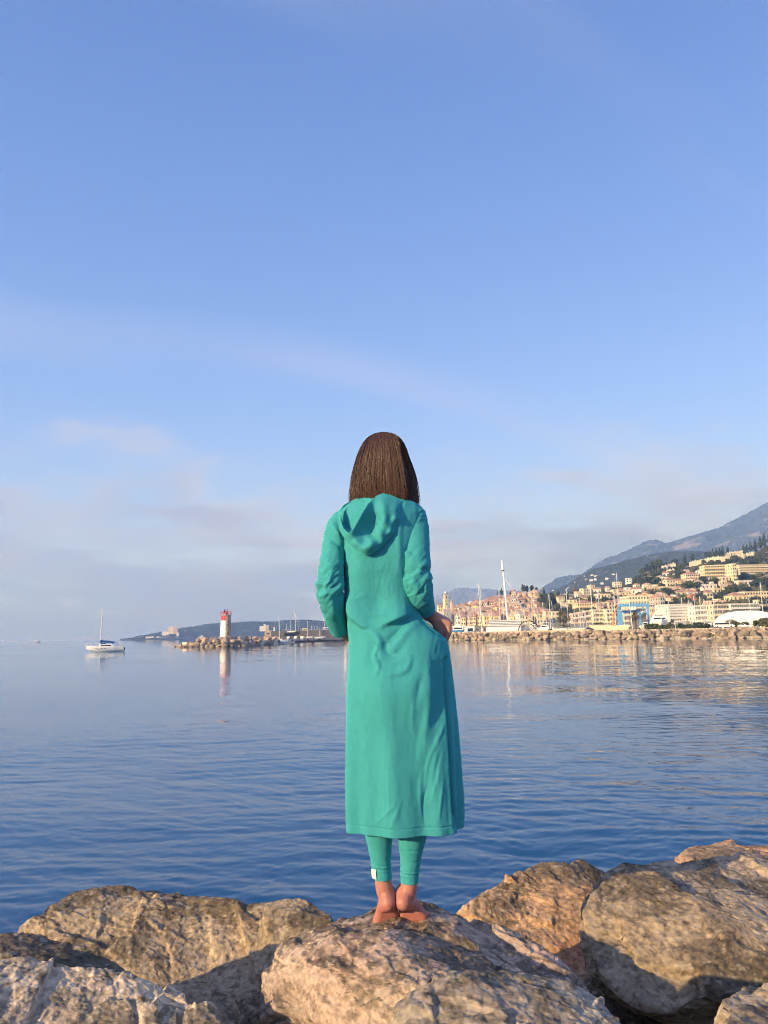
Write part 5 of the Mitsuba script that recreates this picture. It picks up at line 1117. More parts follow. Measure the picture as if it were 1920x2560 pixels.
def tent_mesh(Wd, H, D, n=28):
    an = np.linspace(0, np.pi, n); R = []
    for y in np.linspace(-D / 2, D / 2, 8):
        R.append([(math.copysign(abs(math.cos(a)) ** 0.75, math.cos(a)) * Wd / 2, y, math.sin(a) ** 0.85 * H) for a in an])
    m = loft(np.array(R), cap=True, closed=True); m.invert() if m.volume < 0 else None; return m
def tent_hall():
    body = man(tent_mesh(150, 40, 60)); hole = man(tent_mesh(33, 20, 30)).translate((-35.0, -30.0, 0.0))
    return tri(body - hole)
item('tent_hall', 'big white fabric tent hall with a dark arched doorway at the right', 'tent hall', 1870, 22, [('fabric', tent_hall(), 'white_paint', 30), ('seam', cat([path([(x, -30.2, z) for x, z in [(x0 + .04 * abs(x0), 0.5), (x0, 34 * (1 - (x0 / 76) ** 2) ** .5 * 1.05)]], .25, 4) for x0 in (-55, -10, 12, 34, 55)]), 'canvas_grey'),
    ('doorway', bx(-51, -19, 0.2, 14, -16, -15.4), 'hull_dark')])
item('motor_yacht', 'white motor yacht seen bow on, propped ashore right of the boat lift', 'motor yacht', 1651, 15, [('hull', turn(hull_mesh(110, 42, 19), -90), 'boat_white', 40), ('stripe', turn(shift(hull_mesh(100, 42.6, 2.0), -3, 0, 16), -90), 'hull_dark'), ('cabin', trimesh.Trimesh(*(lambda b: (np.where(b.vertices[:, 2:] > 25, b.vertices * [0.8, 0.8, 1], b.vertices), b.faces))(bx(-17, 17, 20, 30, -14, 40)), process=False), 'boat_white'),
    ('>window', bx(-13.5, 13.5, 24.2, 27.6, -14.6, -11.6), 'glass_dark'), ('flybridge', bx(-12, 12, 30, 34, -6, 30), 'boat_white'), ('>window', bx(-10, 10, 31.2, 33.2, -6.3, -5.9), 'glass_dark'), ('radar_arch', cat([rod((-10, 14, 34), (-7, 16, 41), .8, .8, 5), rod((10, 14, 34), (7, 16, 41), .8, .8, 5), bx(-7.5, 7.5, 40.5, 42, 15, 17)]), 'boat_white'), ('cradle', cat([bx(-12, -9, -1, 5, -6, 20), bx(9, 12, -1, 5, -6, 20)]), 'lift_blue')], yaw=6)
item('motor_boat', 'smaller white motor boat ashore between the boat lift and the big yacht', 'motor boat', 1616, 14, [('hull', turn(hull_mesh(52, 20, 9), -75), 'boat_white', 40), ('cabin', bx(-6, 6, 9, 17, -6, 10), 'boat_white'), ('>window', bx(-5, 5, 12, 15.5, -6.3, -5.9), 'glass_dark')])
item('motor_boat', 'white motor boat under a grey cover behind the hedge right of the big yacht', 'motor boat', 1698, 14, [('hull', turn(hull_mesh(44, 19, 10), -50), 'boat_white', 40), ('cover', shift(turn(hull_mesh(36, 15, 5), -50), 0, 0, 10), 'canvas_grey', 40), ('stand', cat([bx(-6, -4, -1, 4, -3, 3), bx(4, 6, -1, 4, -3, 3)]), 'dark_metal')])
item('motor_boat', 'white motor boat with a dark canopy ashore left of the white van', 'motor boat', 1774, 12, [('hull', turn(hull_mesh(40, 16, 10), -70), 'boat_white', 40), ('canopy', bx(-6, 7, 13, 17, -4, 8), 'canvas_grey'), ('windscreen', bx(-6, 6, 10, 13, -5, -4.6), 'glass_dark')])
item('motor_boat', 'white boat hull on trestles in front of the boat lift', 'motor boat', 1556, 12, [('hull', turn(hull_mesh(36, 16, 11), 20), 'boat_white', 40), ('stand', cat([bx(-6, -4, -1, 4, -3, 3), bx(4, 6, -1, 4, -3, 3)]), 'dark_metal')])

# -- lamp posts
def lamp(label, px, h, back, head=True):
    item('lamp_post', label, 'lamp post', px, back, [('post', rod((0, 0, 0), (-h * 0.045, 0, h), .85, .6, 6), 'white_paint'), ('lamp_head', bx(-h * 0.045 - 2.6, -h * 0.045 + 1.4, h, h + 1.5, -1.5, 1.5), 'dark_metal' if head else 'white_paint')])
lamp('tall white lamp post beside the palm tree', 1583, 76, 6); lamp('tall white lamp post at the right edge in front of the tent hall', 1885, 80, 6); lamp('short white post in front of the tent doorway', 1828, 22, 6, False)
lamp('leaning white lamp post between hedges right of the big yacht', 1691, 18, 6, False); lamp('thin tall post at the left end of the quay near the walkers', 1206, 118, 7, False)

# -- three people on the quay, far off
def walker():
    B = manifold3d.Manifold; q = lambda *c: np.array(c, float)
    ps = [sph(q(0, 0, 1.62), .11), bone(q(0, 0, 1.5), q(0, 0, 1.4), .06, .07), B.batch_hull([sph(q(-.17, 0, 1.38), .07), sph(q(.17, 0, 1.38), .07), sph(q(-.11, 0, .95), .10), sph(q(.11, 0, .95), .10)])]
    for s in (-1, 1): ps += [bone(q(s * .2, 0, 1.38), q(s * .26, -.03, 1.1), .05, .04), bone(q(s * .26, -.03, 1.1), q(s * .24, -.12, .86), .04, .03), bone(q(s * .10, 0, .92), q(s * .12, .04 * s, .5), .085, .06), bone(q(s * .12, .04 * s, .5), q(s * .12, .10 * s, .06), .055, .04), bone(q(s * .12, .10 * s, .05), q(s * .12, .10 * s - .15, .04), .04, .035)]
    return tri(B.batch_boolean(ps, manifold3d.OpType.Add))
WK = mikit.ply(walker(), smooth=40)
for px, lab, m in ((1207, 'person in pale clothes walking at the left end of the quay', 'wall_white'), (1213, 'person in dark clothes just right of the pale walker on the quay', 'jersey_dark'), (1231, 'person in dark clothes standing by the left end of the striped shed', 'jersey_dark')):
    q, _ = on_quay(px, 7); obj('person', WK, m, label=lab, category='person', to_world=place(*q, face(q)))

# ------------------------------------------------------------------ left side: mole with the lighthouse, boats, inner harbour
MOLE_Y = np.array([(436, 1617.5), (470, 1618), (560, 1617), (620, 1615), (690, 1610.5), (760, 1603.5), (850, 1599.5), (980, 1599)], float)
def mole(px): return W(px, float(np.interp(px, MOLE_Y[:, 0], MOLE_Y[:, 1])))
r = np.random.default_rng(19)
for row, (dy, z, s0, x0, x1, lab, grp, tone) in enumerate([(0.0, 0.2, 1.35, 438, 690, 'flat dark rock at the waterline of the lighthouse mole', 'waterline rocks of the lighthouse mole', 3), (2.2, 1.1, 1.5, 452, 690, 'brown rock in the lower course of the lighthouse mole', 'lower rocks of the lighthouse mole', None), (4.8, 2.0, 1.55, 470, 695, 'tan rock in the upper course of the lighthouse mole', 'upper rocks of the lighthouse mole', None), (8, 2.8, 1.6, 495, 700, 'pinkish rock along the crest of the lighthouse mole', 'crest rocks of the lighthouse mole', 2)]):
    px = x0
    while px < x1:
        p = mole(px); s = s0 * r.uniform(.65, 1.45) * (0.5 if px < 452 else 0.8 if px < 480 else 1)
        d = p[:2] / np.linalg.norm(p[:2])
        hz = z * np.clip((px - 436) / 60, 0.15, 1)
        add_stone(r, p[0] + d[0] * dy, p[1] + d[1] * dy, hz + r.uniform(-.2, .2), s, lab, grp, tone if r.random() < .6 else None, .8)
        px += 1.75 * s / (p[1] / FOC)
for row, (dy, z, lab) in enumerate([(6, 0.8, 'rock at the foot of the inner mole behind the small moored sailboat'), (9, 1.9, 'pinkish rock heaped in front of the grey harbour wall')]):
    px = 695
    while px < 815:
        p = mole(px); s = 1.5 * r.uniform(.8, 1.3); d = p[:2] / np.linalg.norm(p[:2])
        add_stone(r, p[0] + d[0] * dy, p[1] + d[1] * dy, z + r.uniform(-.2, .2), s, lab, lab + 's', None, .85)
        px += 1.9 * s / (p[1] / FOC)
def mole_core():
    a = [mole(x) for x in np.linspace(455, 840, 30)]; R = []
    for p in a:
        d = np.array([p[0], p[1], 0]) / np.hypot(p[0], p[1]); R.append([p + d * 3 + [0, 0, -1.1], p + d * 6 + [0, 0, 1.8], p + d * 16 + [0, 0, 1.8], p + d * 18 + [0, 0, -1.1]])
    return loft(np.array(R))
obj('mole', mole_core(), 'quay_stone', label='rubble core of the lighthouse mole', kind='structure')
LP = mole(564); LD = LP[:2] / np.linalg.norm(LP[:2]); LPOS = np.array([LP[0] + LD[0] * 11, LP[1] + LD[1] * 11, 1.8])
def sector(r0, r1, z0, z1, a0, a1, n=20):
    an = np.radians(np.linspace(a0, a1, n))
    R = [[(math.cos(a) * rr, math.sin(a) * rr, z) for a in an] + [(0, 0, z)] for rr, z in ((r0, z0), (r1, z1))]
    m = loft(np.array(R)); m.invert() if m.volume < 0 else None; return m
ring = lambda rad, z, th: path([(rad * math.cos(a), rad * math.sin(a), z) for a in np.linspace(0, 2 * np.pi, 17)], th, 4)
mat('tower_stone', (0.40, 0.33, 0.24), 0.95)
rr = lambda z: 14.8 - 3.1 * z / 64
item('lighthouse', 'round lighthouse, half white half bare stone, with a red band and gallery', 'lighthouse', 564, 0, [
    ('white_face', sector(rr(0), rr(51), 0, 51, 90, 267), 'white_paint', 30), ('red_band', sector(rr(51), rr(63), 51, 63, 90, 267), 'red_paint', 30), ('stone_face', sector(rr(0) - .05, rr(63) - .05, 0, 63, -93, 90), 'tower_stone', 30), ('base', sector(17, 16.4, -4, 1, 0, 360), 'tower_stone', 30),
    ('gallery', sector(13.2, 13.6, 63, 65, 0, 360), 'tower_stone', 30), ('railing', cat([ring(13, 69, .35), ring(13, 72.5, .4)] + [rod((13 * math.cos(a), 13 * math.sin(a), 65), (13 * math.cos(a), 13 * math.sin(a), 73), .4, .4, 4) for a in np.linspace(0, 2 * np.pi, 12, endpoint=False)]), 'red_paint'),
    ('lantern', cat([rod((1, 0, 65), (1, 0, 74), 3.2, 2.6, 10)]), 'red_paint', 30), ('beacon', cat([rod((-3, 0, 70), (-3, 0, 78), 2.0, 2.0, 8)]), 'hull_dark', 30), ('pole', rod((3.4, 0, 65), (3.8, 0, 82), 1.1, .7, 6), 'red_paint'), ('window', cat([bx(3, 5.4, z, z + 4, -15, -9) for z in (18, 38)]), 'window_dark')], at=LPOS)

# moored sailboat with the blue sail cover, far left
def big_sailboat():
    at = W(262, 1629.5)
    portholes = [bx(x - .9, x + .9, 7.6, 9.4, -12, -8.5) for x in (-21, -8, 0, 23)]
    item('sailboat', 'white sailboat with a blue sail cover at anchor on the far left', 'sailboat', 262, 0, [
        ('hull', turn(shift(hull_mesh(88, 24, 13.5), 0, 0, -1.5), 180), 'boat_white', 40), ('cabin', trimesh.Trimesh(*(lambda b: (np.where(b.vertices[:, 2:] > 15, b.vertices * [0.85, 0.8, 1], b.vertices), b.faces))(bx(-16, 20, 12, 18.5, -7, 7)), process=False), 'boat_white'), ('>window', bx(-10, 14, 14, 16.4, -6.9, -6.2), 'glass_dark'),
        ('mast', rod((-11, 0, 12), (-8.5, 0, 105), 1.5, 1.1, 8), 'alu_mast', 40), ('>spreader', bx(-11, -8, 54, 55, -7, 7), 'alu_mast'), ('sail_cover', cat([rod((-10.5, 0, 26), (22, 0, 22.5), 3.0, 2.0, 8), rod((-10.8, 0, 22), (-10.2, 0, 31), 2.4, 1.2, 8), rod((-10.5, 0, 20), (2, 0, 20), 2.2, 1.6, 6)]), 'blue_canvas', 40),
        ('bimini', cat([bx(16, 29, 20, 21.2, -7, 7)] + [rod((x, y, 13), (x, y, 20), .4, .4, 4) for x in (17, 28) for y in (-6, 6)]), 'blue_canvas'), ('stern_arch', cat([rod((38, -7, 12), (33, -7, 25), .6, .6, 5), rod((38, 7, 12), (33, 7, 25), .6, .6, 5), bx(31, 36, 24.5, 25.5, -7, 7)]), 'alu_mast'),
        ('outboard', cat([bx(41, 47, 3, 10, -3, 3), rod((44, 0, 3), (44, 0, -1), 1.0, .8, 5)]), 'dark_rubber'), ('dinghy', turn(shift(hull_mesh(10, 8, 4), 39, 0, 8), 0), 'canvas_grey', 40), ('porthole', cat(portholes), 'glass_dark'),
        ('rail', cat([rod((-44, y, 16), (-44, y, 22), .3, .3, 4) for y in (-1, 1)] + [rod((-44, 0, 21.5), (-32, y, 20.5), .3, .3, 4) for y in (-6, 6)] + [rod((-32, y, 15), (-32, y, 20.5), .3, .3, 4) for y in (-6, 6)]), 'alu_mast'),
        ('stay', cat([rod((-8.6, 0, 104), (-43, 0, 17), .16, .16, 3), rod((-8.6, 0, 104), (41, 0, 13), .16, .16, 3)]), 'alu_mast')], at=at)
big_sailboat()
item('motor_boat', 'tiny white motor boat on the horizon at the far left', 'motor boat', 90, 0, [('hull', turn(hull_mesh(14, 5, 2.4), 185), 'boat_white', 40), ('cabin', bx(-4, 3, 2, 4.6, -1.5, 1.5), 'boat_white'), ('window', bx(3, 6, 2.4, 4, -1.4, 1.4), 'glass_dark')], at=W(92, 1605.8))
item('sailboat', 'small white sailboat moored at the end of the pontoon right of the lighthouse', 'sailboat', 697, 0, [('hull', turn(shift(hull_mesh(47, 14, 8.5), 0, 0, -.8), 0), 'boat_white', 40), ('cabin', bx(-14, 8, 8, 12, -4, 4), 'boat_white'), ('>window', bx(-10, 4, 9.3, 10.8, -4.2, -3.9), 'glass_dark'), ('mast', rod((2, 0, 8), (0.5, 0, 69), 1.0, .8, 6), 'alu_mast'), ('sail_cover', rod((1, 0, 15), (-19, 0, 15.5), 1.4, 1.1, 6), 'wall_white'), ('awning', bx(-20, -6, 14, 14.8, -4, 4), 'wall_white')], at=W(697, 1609.5))
item('motor_yacht', 'white motor yacht berthed just left of the woman behind the pontoon', 'motor yacht', 836, 0, [('hull', turn(shift(hull_mesh(74, 20, 11), 0, 0, -1), 0), 'boat_white', 40), ('cabin', bx(-30, 12, 10, 19, -7, 7), 'boat_white'), ('>window', bx(-22, 10, 13, 16.5, -7.2, -6.9), 'glass_dark'), ('hardtop', bx(-31, 3, 27, 28.6, -7, 7), 'white_paint'), ('flybridge', bx(-28, -2, 19, 23, -6, 6), 'boat_white'), ('strut', cat([rod((x, y, 19), (x, y, 27), .5, .5, 4) for x in (-28, 0) for y in (-6, 6)]), 'alu_mast')], at=W(838, 1597.5))
item('sailboat', 'yacht with a white furled sail in the gap under her left arm', 'sailing yacht', 861, 0, [('hull', shift(hull_mesh(70, 18, 10), 0, 0, -1), 'boat_white', 40), ('mast', rod((2, 0, 8), (-1, 0, 118), 1.5, 1.1, 8), 'alu_mast'), ('furled_sail', rod((6, 0, 14), (1, 0, 98), 3.4, 1.4, 8), 'wall_white', 40)], at=W(861, 1595.5))
def pontoon():
    a, b = W(712, 1606.5), W(905, 1599.5); n = 12; R = []
    for i in range(n):
        p = a + (b - a) * i / (n - 1); d = np.array([p[0], p[1], 0]) / np.hypot(p[0], p[1]); R.append([p + [0, 0, -.4], p + [0, 0, .7], p + d * 4 + [0, 0, .7], p + d * 4 + [0, 0, -.4]])
    t = thing('pontoon', 'dark floating pontoon with white service posts right of the lighthouse', 'pontoon')
    obj('deck', loft(np.array(R)), 'rubble_stone', t)
    for x, y in ((720, 1606), (738, 1605), (754, 1604.5)):
        q = W(x, y); obj('post', box(q[0] - .8, q[0] + .8, q[1] + 1, q[1] + 2, .7, 3.0), 'white_paint', t)
pontoon()
item('buoy', 'small red buoy floating in front of the pontoon', 'buoy', 781, 0, [('float', rod((0, 0, -1), (0, 0, 3.5), 1.6, 1.0, 8), 'red_paint', 40), ('top_mark', rod((0, 0, 3.5), (0, 0, 6), .5, .9, 6), 'red_paint')], at=W(781, 1609.5))
# inner harbour wall
def far_at(px, py, Y): 
    return P(px, py, Y)
YW = 470.0
item('harbour_wall', 'long dark grey harbour wall behind the pontoon boats', 'wall', 755, 0, [('wall_body', bx(-76, 110, -12, 10.5, 0, 8), 'wall_dark')], at=P(755, 1587, YW))
item('harbour_building', 'low cream building at the left end of the grey harbour wall', 'building', 671, 0, [('wall', bx(-9, 9, -10, 9.5, -4, 6), 'wall_stone'), ('roof', bx(-9.6, 9.6, 9.5, 10.4, -4.6, 6.6), 'flat_roof'), ('opening', bx(-5, 3, 1, 5, -4.2, -3.9), 'window_dark')], at=P(671, 1587, YW))
item('harbour_building', 'flat cream building standing on the grey harbour wall between the masts', 'building', 762, 0, [('wall', bx(-7, 7, 0, 5, -2, 4), 'wall_cream'), ('roof', bx(-7.6, 7.6, 5, 5.8, -2.6, 4.6), 'flat_roof'), ('window', bx(-5, 5, 1.8, 3.4, -2.2, -1.9), 'window_dark')], at=P(762, 1576, YW + 3))
item('harbour_light', 'small white harbour light with a red top on the grey wall', 'lighthouse', 686, 0, [('tower', rod((0, 0, 0), (0, 0, 9.5), 1.8, 1.4, 8), 'white_paint', 30), ('red_top', rod((0, 0, 9.5), (0, 0, 13), 1.5, .7, 8), 'red_paint', 30)], at=P(686, 1577.5, YW - 1))
item('sailing_yacht', 'dark hulled sailing yacht lying along the grey harbour wall with a tall white mast', 'sailing yacht', 730, 0, [('hull', shift(hull_mesh(38, 10, 9), 0, 0, -3), 'hull_dark', 40), ('deckhouse', bx(-12, 8, 7, 10, -3, 3), 'boat_white'), ('mast', rod((9, 0, 6), (7.5, 0, 62), 1.0, .8, 6), 'alu_mast'), ('stay', cat([rod((7.6, 0, 60), (23, 0, 10), .2, .2, 3), rod((7.6, 0, 60), (17, 0, 10), .2, .2, 3)]), 'alu_mast')], at=P(730, 1587.5, YW - 12))
for px, yt, lab in ((726, 1545, 'thin bare mast left of the tall white one'), (769, 1553, 'white mast standing in front of the grey harbour wall'), (800, 1569, 'short leaning mast near the white motor yacht'), (716, 1561, 'short grey mast behind the grey wall'), (779, 1563, 'short mast, first right of the white one by the wall'), (787, 1566, 'short mast, second right of the white one by the wall'), (811, 1547, 'mast close to her left sleeve above the motor yacht'), (793, 1565, 'short mast, third right of the white one by the wall')):
    b = 1590 if px in (769, 800) else 1577
    item('sailboat', 'sailboat with a ' + lab, 'sailboat', px, 0, [('hull', shift(hull_mesh(26, 7, 5), 0, 0, -7), 'boat_white', 40), ('mast', rod((0, 0, -3), (-.5, 0, b - yt), .62, .5, 5), 'alu_mast'), ('boom', rod((0, 0, 3), (-8, 0, 3), .7, .6, 5), 'canvas_grey')], group='sailboats of the inner harbour', at=P(px, b, YW - 14 if b == 1590 else YW + 16))

# houses on the headland
r = np.random.default_rng(8)
HH = [(421, 433, 1567, 1580, 'cream', 'tall cream hotel block on the headland'), (433, 444, 1568, 1580, 'stone', 'shaded stone coloured hotel wing beside the cream block on the headland'), (405, 422, 1579, 1583, 'white', 'low white villa left of the hotel on the headland'), (365, 384, 1592, 1595, 'white', 'low white beach building at the tip of the headland'), (390, 437, 1593, 1595.5, 'stone', 'long pale sea wall along the headland shore'),
      (441, 447, 1582, 1590, 'white', 'narrow white villa by the water under the hotel'), (649, 663, 1566, 1573, 'white', 'white castle like villa right of the lighthouse'), (659, 664, 1561, 1573, 'white', 'small white tower on the castle like villa'), (664, 672, 1564, 1572, 'stone', 'pale villa wing right of the white tower')]
for xl, xr, yt, yb, c, lab in HH:
    Y = 2760.0; p = P((xl + xr) / 2, yb, Y); U = Y / FOC
    item('villa', lab, 'building', 0, 0, [('wall', bx(-(xr - xl) / 2, (xr - xl) / 2, -5, yb - yt, -3, 3), 'wall_' + c), ('roof', bx(-(xr - xl) / 2 - .2, (xr - xl) / 2 + .2, yb - yt, yb - yt + .7, -3.2, 3.2), 'flat_roof')], at=p)
WORDS = ['beside the lighthouse', 'near the crest', 'halfway up', 'low down near the shore']
PL = [(394, 1592, 5), (413, 1586, 4), (464, 1579, 5), (477, 1575, 6), (487, 1573, 8), (500, 1574, 6), (512, 1574, 5), (514, 1566, 4), (527, 1565, 4), (533, 1569, 4), (539, 1570, 5), (511, 1581, 5), (532, 1583, 5), (590, 1553, 4), (592, 1566, 6), (600, 1580, 5), (625, 1560, 5), (640, 1582, 7), (700, 1560, 5), (710, 1553, 5), (757, 1552, 8), (770, 1552, 7), (778, 1558, 6), (800, 1556, 6), (815, 1560, 5), (744, 1566, 5), (835, 1557, 6), (850, 1565, 6)]
for i, (x, y, w) in enumerate(PL):
    p = P(x, y + 2.2, 2770 + 8 * (1590 - y)); h = r.uniform(2.4, 3.6)
    item('villa', f'tiny white headland villa among trees, ' + (f'{ORD[i]} from the left' if i < 25 else f'{ORD[27 - i]} from the right'), 'house', 0, 0, [('wall', bx(-w / 2, w / 2, -4, h, -2, 2), 'wall_' + r.choice(['white', 'cream', 'white'])), ('roof', hip_roof(w, 4, .9, .2, h), 'roof_faded')], group='villas on the headland', at=p)
item('motor_yacht', 'white superyacht anchored in front of the headland', 'motor yacht', 504, 0, [('hull', turn(hull_mesh(16, 4, 2.6), 180), 'boat_white', 40), ('superstructure', cat([bx(-5, 5, 2.6, 4.4, -1.4, 1.4), bx(-3, 3.5, 4.4, 6, -1.2, 1.2), bx(-1, 1.5, 6, 7.4, -.8, .8)]), 'boat_white'), ('window', bx(-4, 4, 3.1, 3.8, -1.5, -1.38), 'glass_dark')], at=P(504, 1595.6, 2450))

# ------------------------------------------------------------------ church towers
item('bell_tower', 'tall yellow church bell tower with a pale domed top, left of the old town', 'bell tower', 1116, 0, [('shaft', bx(-5, 5, -6, 40, -5, 5), 'wall_yellow'), ('cornice', bx(-5.8, 5.8, 40, 42, -5.8, 5.8), 'wall_cream'), ('belfry', bx(-3.8, 3.8, 42, 54, -3.8, 3.8), 'wall_cream'), ('>opening', cat([bx(-1.4, 1.4, 44, 51, -4, -3.7), bx(-4, -3.7, 44, 51, -1.4, 1.4)]), 'window_dark'), ('balustrade', bx(-4.2, 4.2, 54, 55.4, -4.2, 4.2), 'dark_metal'), ('dome', cat([rod((0, 0, 55.4), (0, 0, 60), 2.9, 2.5, 10), rod((0, 0, 60), (0, 0, 63), 2.5, .6, 10)]), 'wall_white', 30), ('cross', rod((0, 0, 63), (0, 0, 66.5), .25, .2, 4), 'dark_metal'), ('window', cat([bx(-1.2, 1.2, 26, 31, -5.2, -4.9)]), 'window_dark')], at=P(1115.5, 1541, 590), yaw=30)
item('church', 'grey shaded church nave beside the yellow bell tower', 'church', 1116, 0, [('wall', bx(-11, 9, -8, 17, -8, 8), 'wall_grey'), ('roof', gable_roof(20, 16, 5, .5, 17), 'roof_faded'), ('window', bx(-3, 0, 6, 11, -8.2, -7.9), 'window_dark')], at=P(1117, 1545, 575), yaw=24)
item('bell_tower', 'slim pink church spire right of the yellow bell tower', 'bell tower', 1130, 0, [('shaft', bx(-2.8, 2.8, -6, 15, -2.8, 2.8), 'wall_peach'), ('belfry', bx(-2.2, 2.2, 15, 21, -2.2, 2.2), 'wall_pink'), ('spire', rod((0, 0, 21), (0, 0, 27), 2.2, .3, 8), 'roof_faded', 30), ('opening', bx(-.8, .8, 16, 20, -2.4, -2.1), 'window_dark')], at=P(1130, 1524, 610), yaw=30)

# ------------------------------------------------------------------ trees
def leaf_mat(name, a, b):
    def f(p, n, uv): return mikit.mix(a, b, mikit.fbm(p.x * 1.3, p.y * 1.3, p.z * 1.3, 3))
    mat(name, proc(f), 0.8, 0.2)
leaf_mat('leaf_dark', (0.018, 0.030, 0.014), (0.045, 0.065, 0.028)); leaf_mat('leaf_mid', (0.030, 0.048, 0.016), (0.075, 0.095, 0.032)); leaf_mat('leaf_olive', (0.055, 0.060, 0.026), (0.11, 0.11, 0.05)); leaf_mat('leaf_dry', (0.11, 0.075, 0.045), (0.18, 0.13, 0.085))
def tufts(pts, sizes, seed):
    r = np.random.default_rng(seed); base = trimesh.creation.icosahedron(); V, F = [], []
    for i, (p, s) in enumerate(zip(pts, sizes)):
        v = base.vertices * r.uniform(.55, 1.15, (12, 1)) * s * r.uniform(.6, 1.2, 3); q = trimesh.transformations.random_rotation_matrix(r.random(3))[:3, :3]
        V.append(v @ q.T + p); F.append(base.faces + 12 * i)
    return trimesh.Trimesh(np.vstack(V), np.vstack(F), process=False)
def crown(kind, seed):
    "in a box 1 wide and 1 high standing on z = 0"
    r = np.random.default_rng(seed); n = {'cypress': 90, 'round': 110, 'pine': 110, 'bush': 70}[kind]; P_, S_ = [], []
    while len(P_) < n:
        u = r.uniform(-1, 1, 3)
        if np.linalg.norm(u) > 1 or np.linalg.norm(u) < r.uniform(.2, .85): continue
        if kind == 'cypress': z = (u[2] + 1) / 2; k = .5 * (1 - z ** 2.2) * (0.55 + .45 * min(1, z * 4)); P_.append((u[0] * k * .8, u[1] * k * .8, .04 + .93 * z)); S_.append(r.uniform(.07, .15) * (1 - .4 * z))
        elif kind == 'pine': P_.append((u[0] * .43, u[1] * .43, .70 + u[2] * .24 - .12 * (u[0] ** 2 + u[1] ** 2))); S_.append(r.uniform(.06, .13))
        elif kind == 'bush': P_.append((u[0] * .44, u[1] * .44, max(.05, .45 + u[2] * .46))); S_.append(r.uniform(.08, .17))
        else: P_.append((u[0] * .41 + .06 * math.sin(4 * u[2]), u[1] * .41, .56 + u[2] * .38)); S_.append(r.uniform(.06, .15))
    return tufts(P_, S_, seed)
CR = {k: [mikit.ply(crown(k, 300 + 10 * j + i), smooth=True) for i in range(4)] for j, k in enumerate(('cypress', 'round', 'pine', 'bush'))}
def trunk(kind): 
    if kind == 'cypress': return rod((0, 0, -.1), (0, 0, .3), .03, .02, 6)
    if kind == 'bush': return rod((0, 0, -.1), (0, 0, .4), .03, .02, 5)
    return cat([rod((0, 0, -.1), (.01, 0, .45), .035, .028, 6), rod((.01, 0, .42), (.16, .05, .68), .022, .012, 5), rod((.01, 0, .40), (-.15, -.06, .64), .022, .012, 5), rod((.01, 0, .45), (.0, .1, .7), .02, .01, 5)])
TR = {k: mikit.ply(trunk(k), smooth=40) for k in ('cypress', 'round', 'pine', 'bush')}
def tree(kind, label, px, yb, w, h, leaf='leaf_dark', at=None, group=None, name=None):
    Y = hill_Y(px, yb) if at is None else at[1]
    p = P(px, yb, Y) if at is None else np.array(at, float)
    U = Y / FOC; r = np.random.default_rng(int(px * 13 + yb))
    t = thing(name or {'cypress': 'cypress_tree', 'round': 'tree', 'pine': 'pine_tree', 'bush': 'bush'}[kind], label, {'cypress': 'cypress tree', 'round': 'tree', 'pine': 'pine tree', 'bush': 'bush'}[kind], group)
    M = place(p[0], p[1], p[2] - .1, float(r.uniform(0, 360)), [float(w * U), float(w * U), float(h * U)])
    obj('trunk', TR[kind], 'bark', t, to_world=M); obj('crown', CR[kind][r.integers(4)], leaf, t, to_world=M)
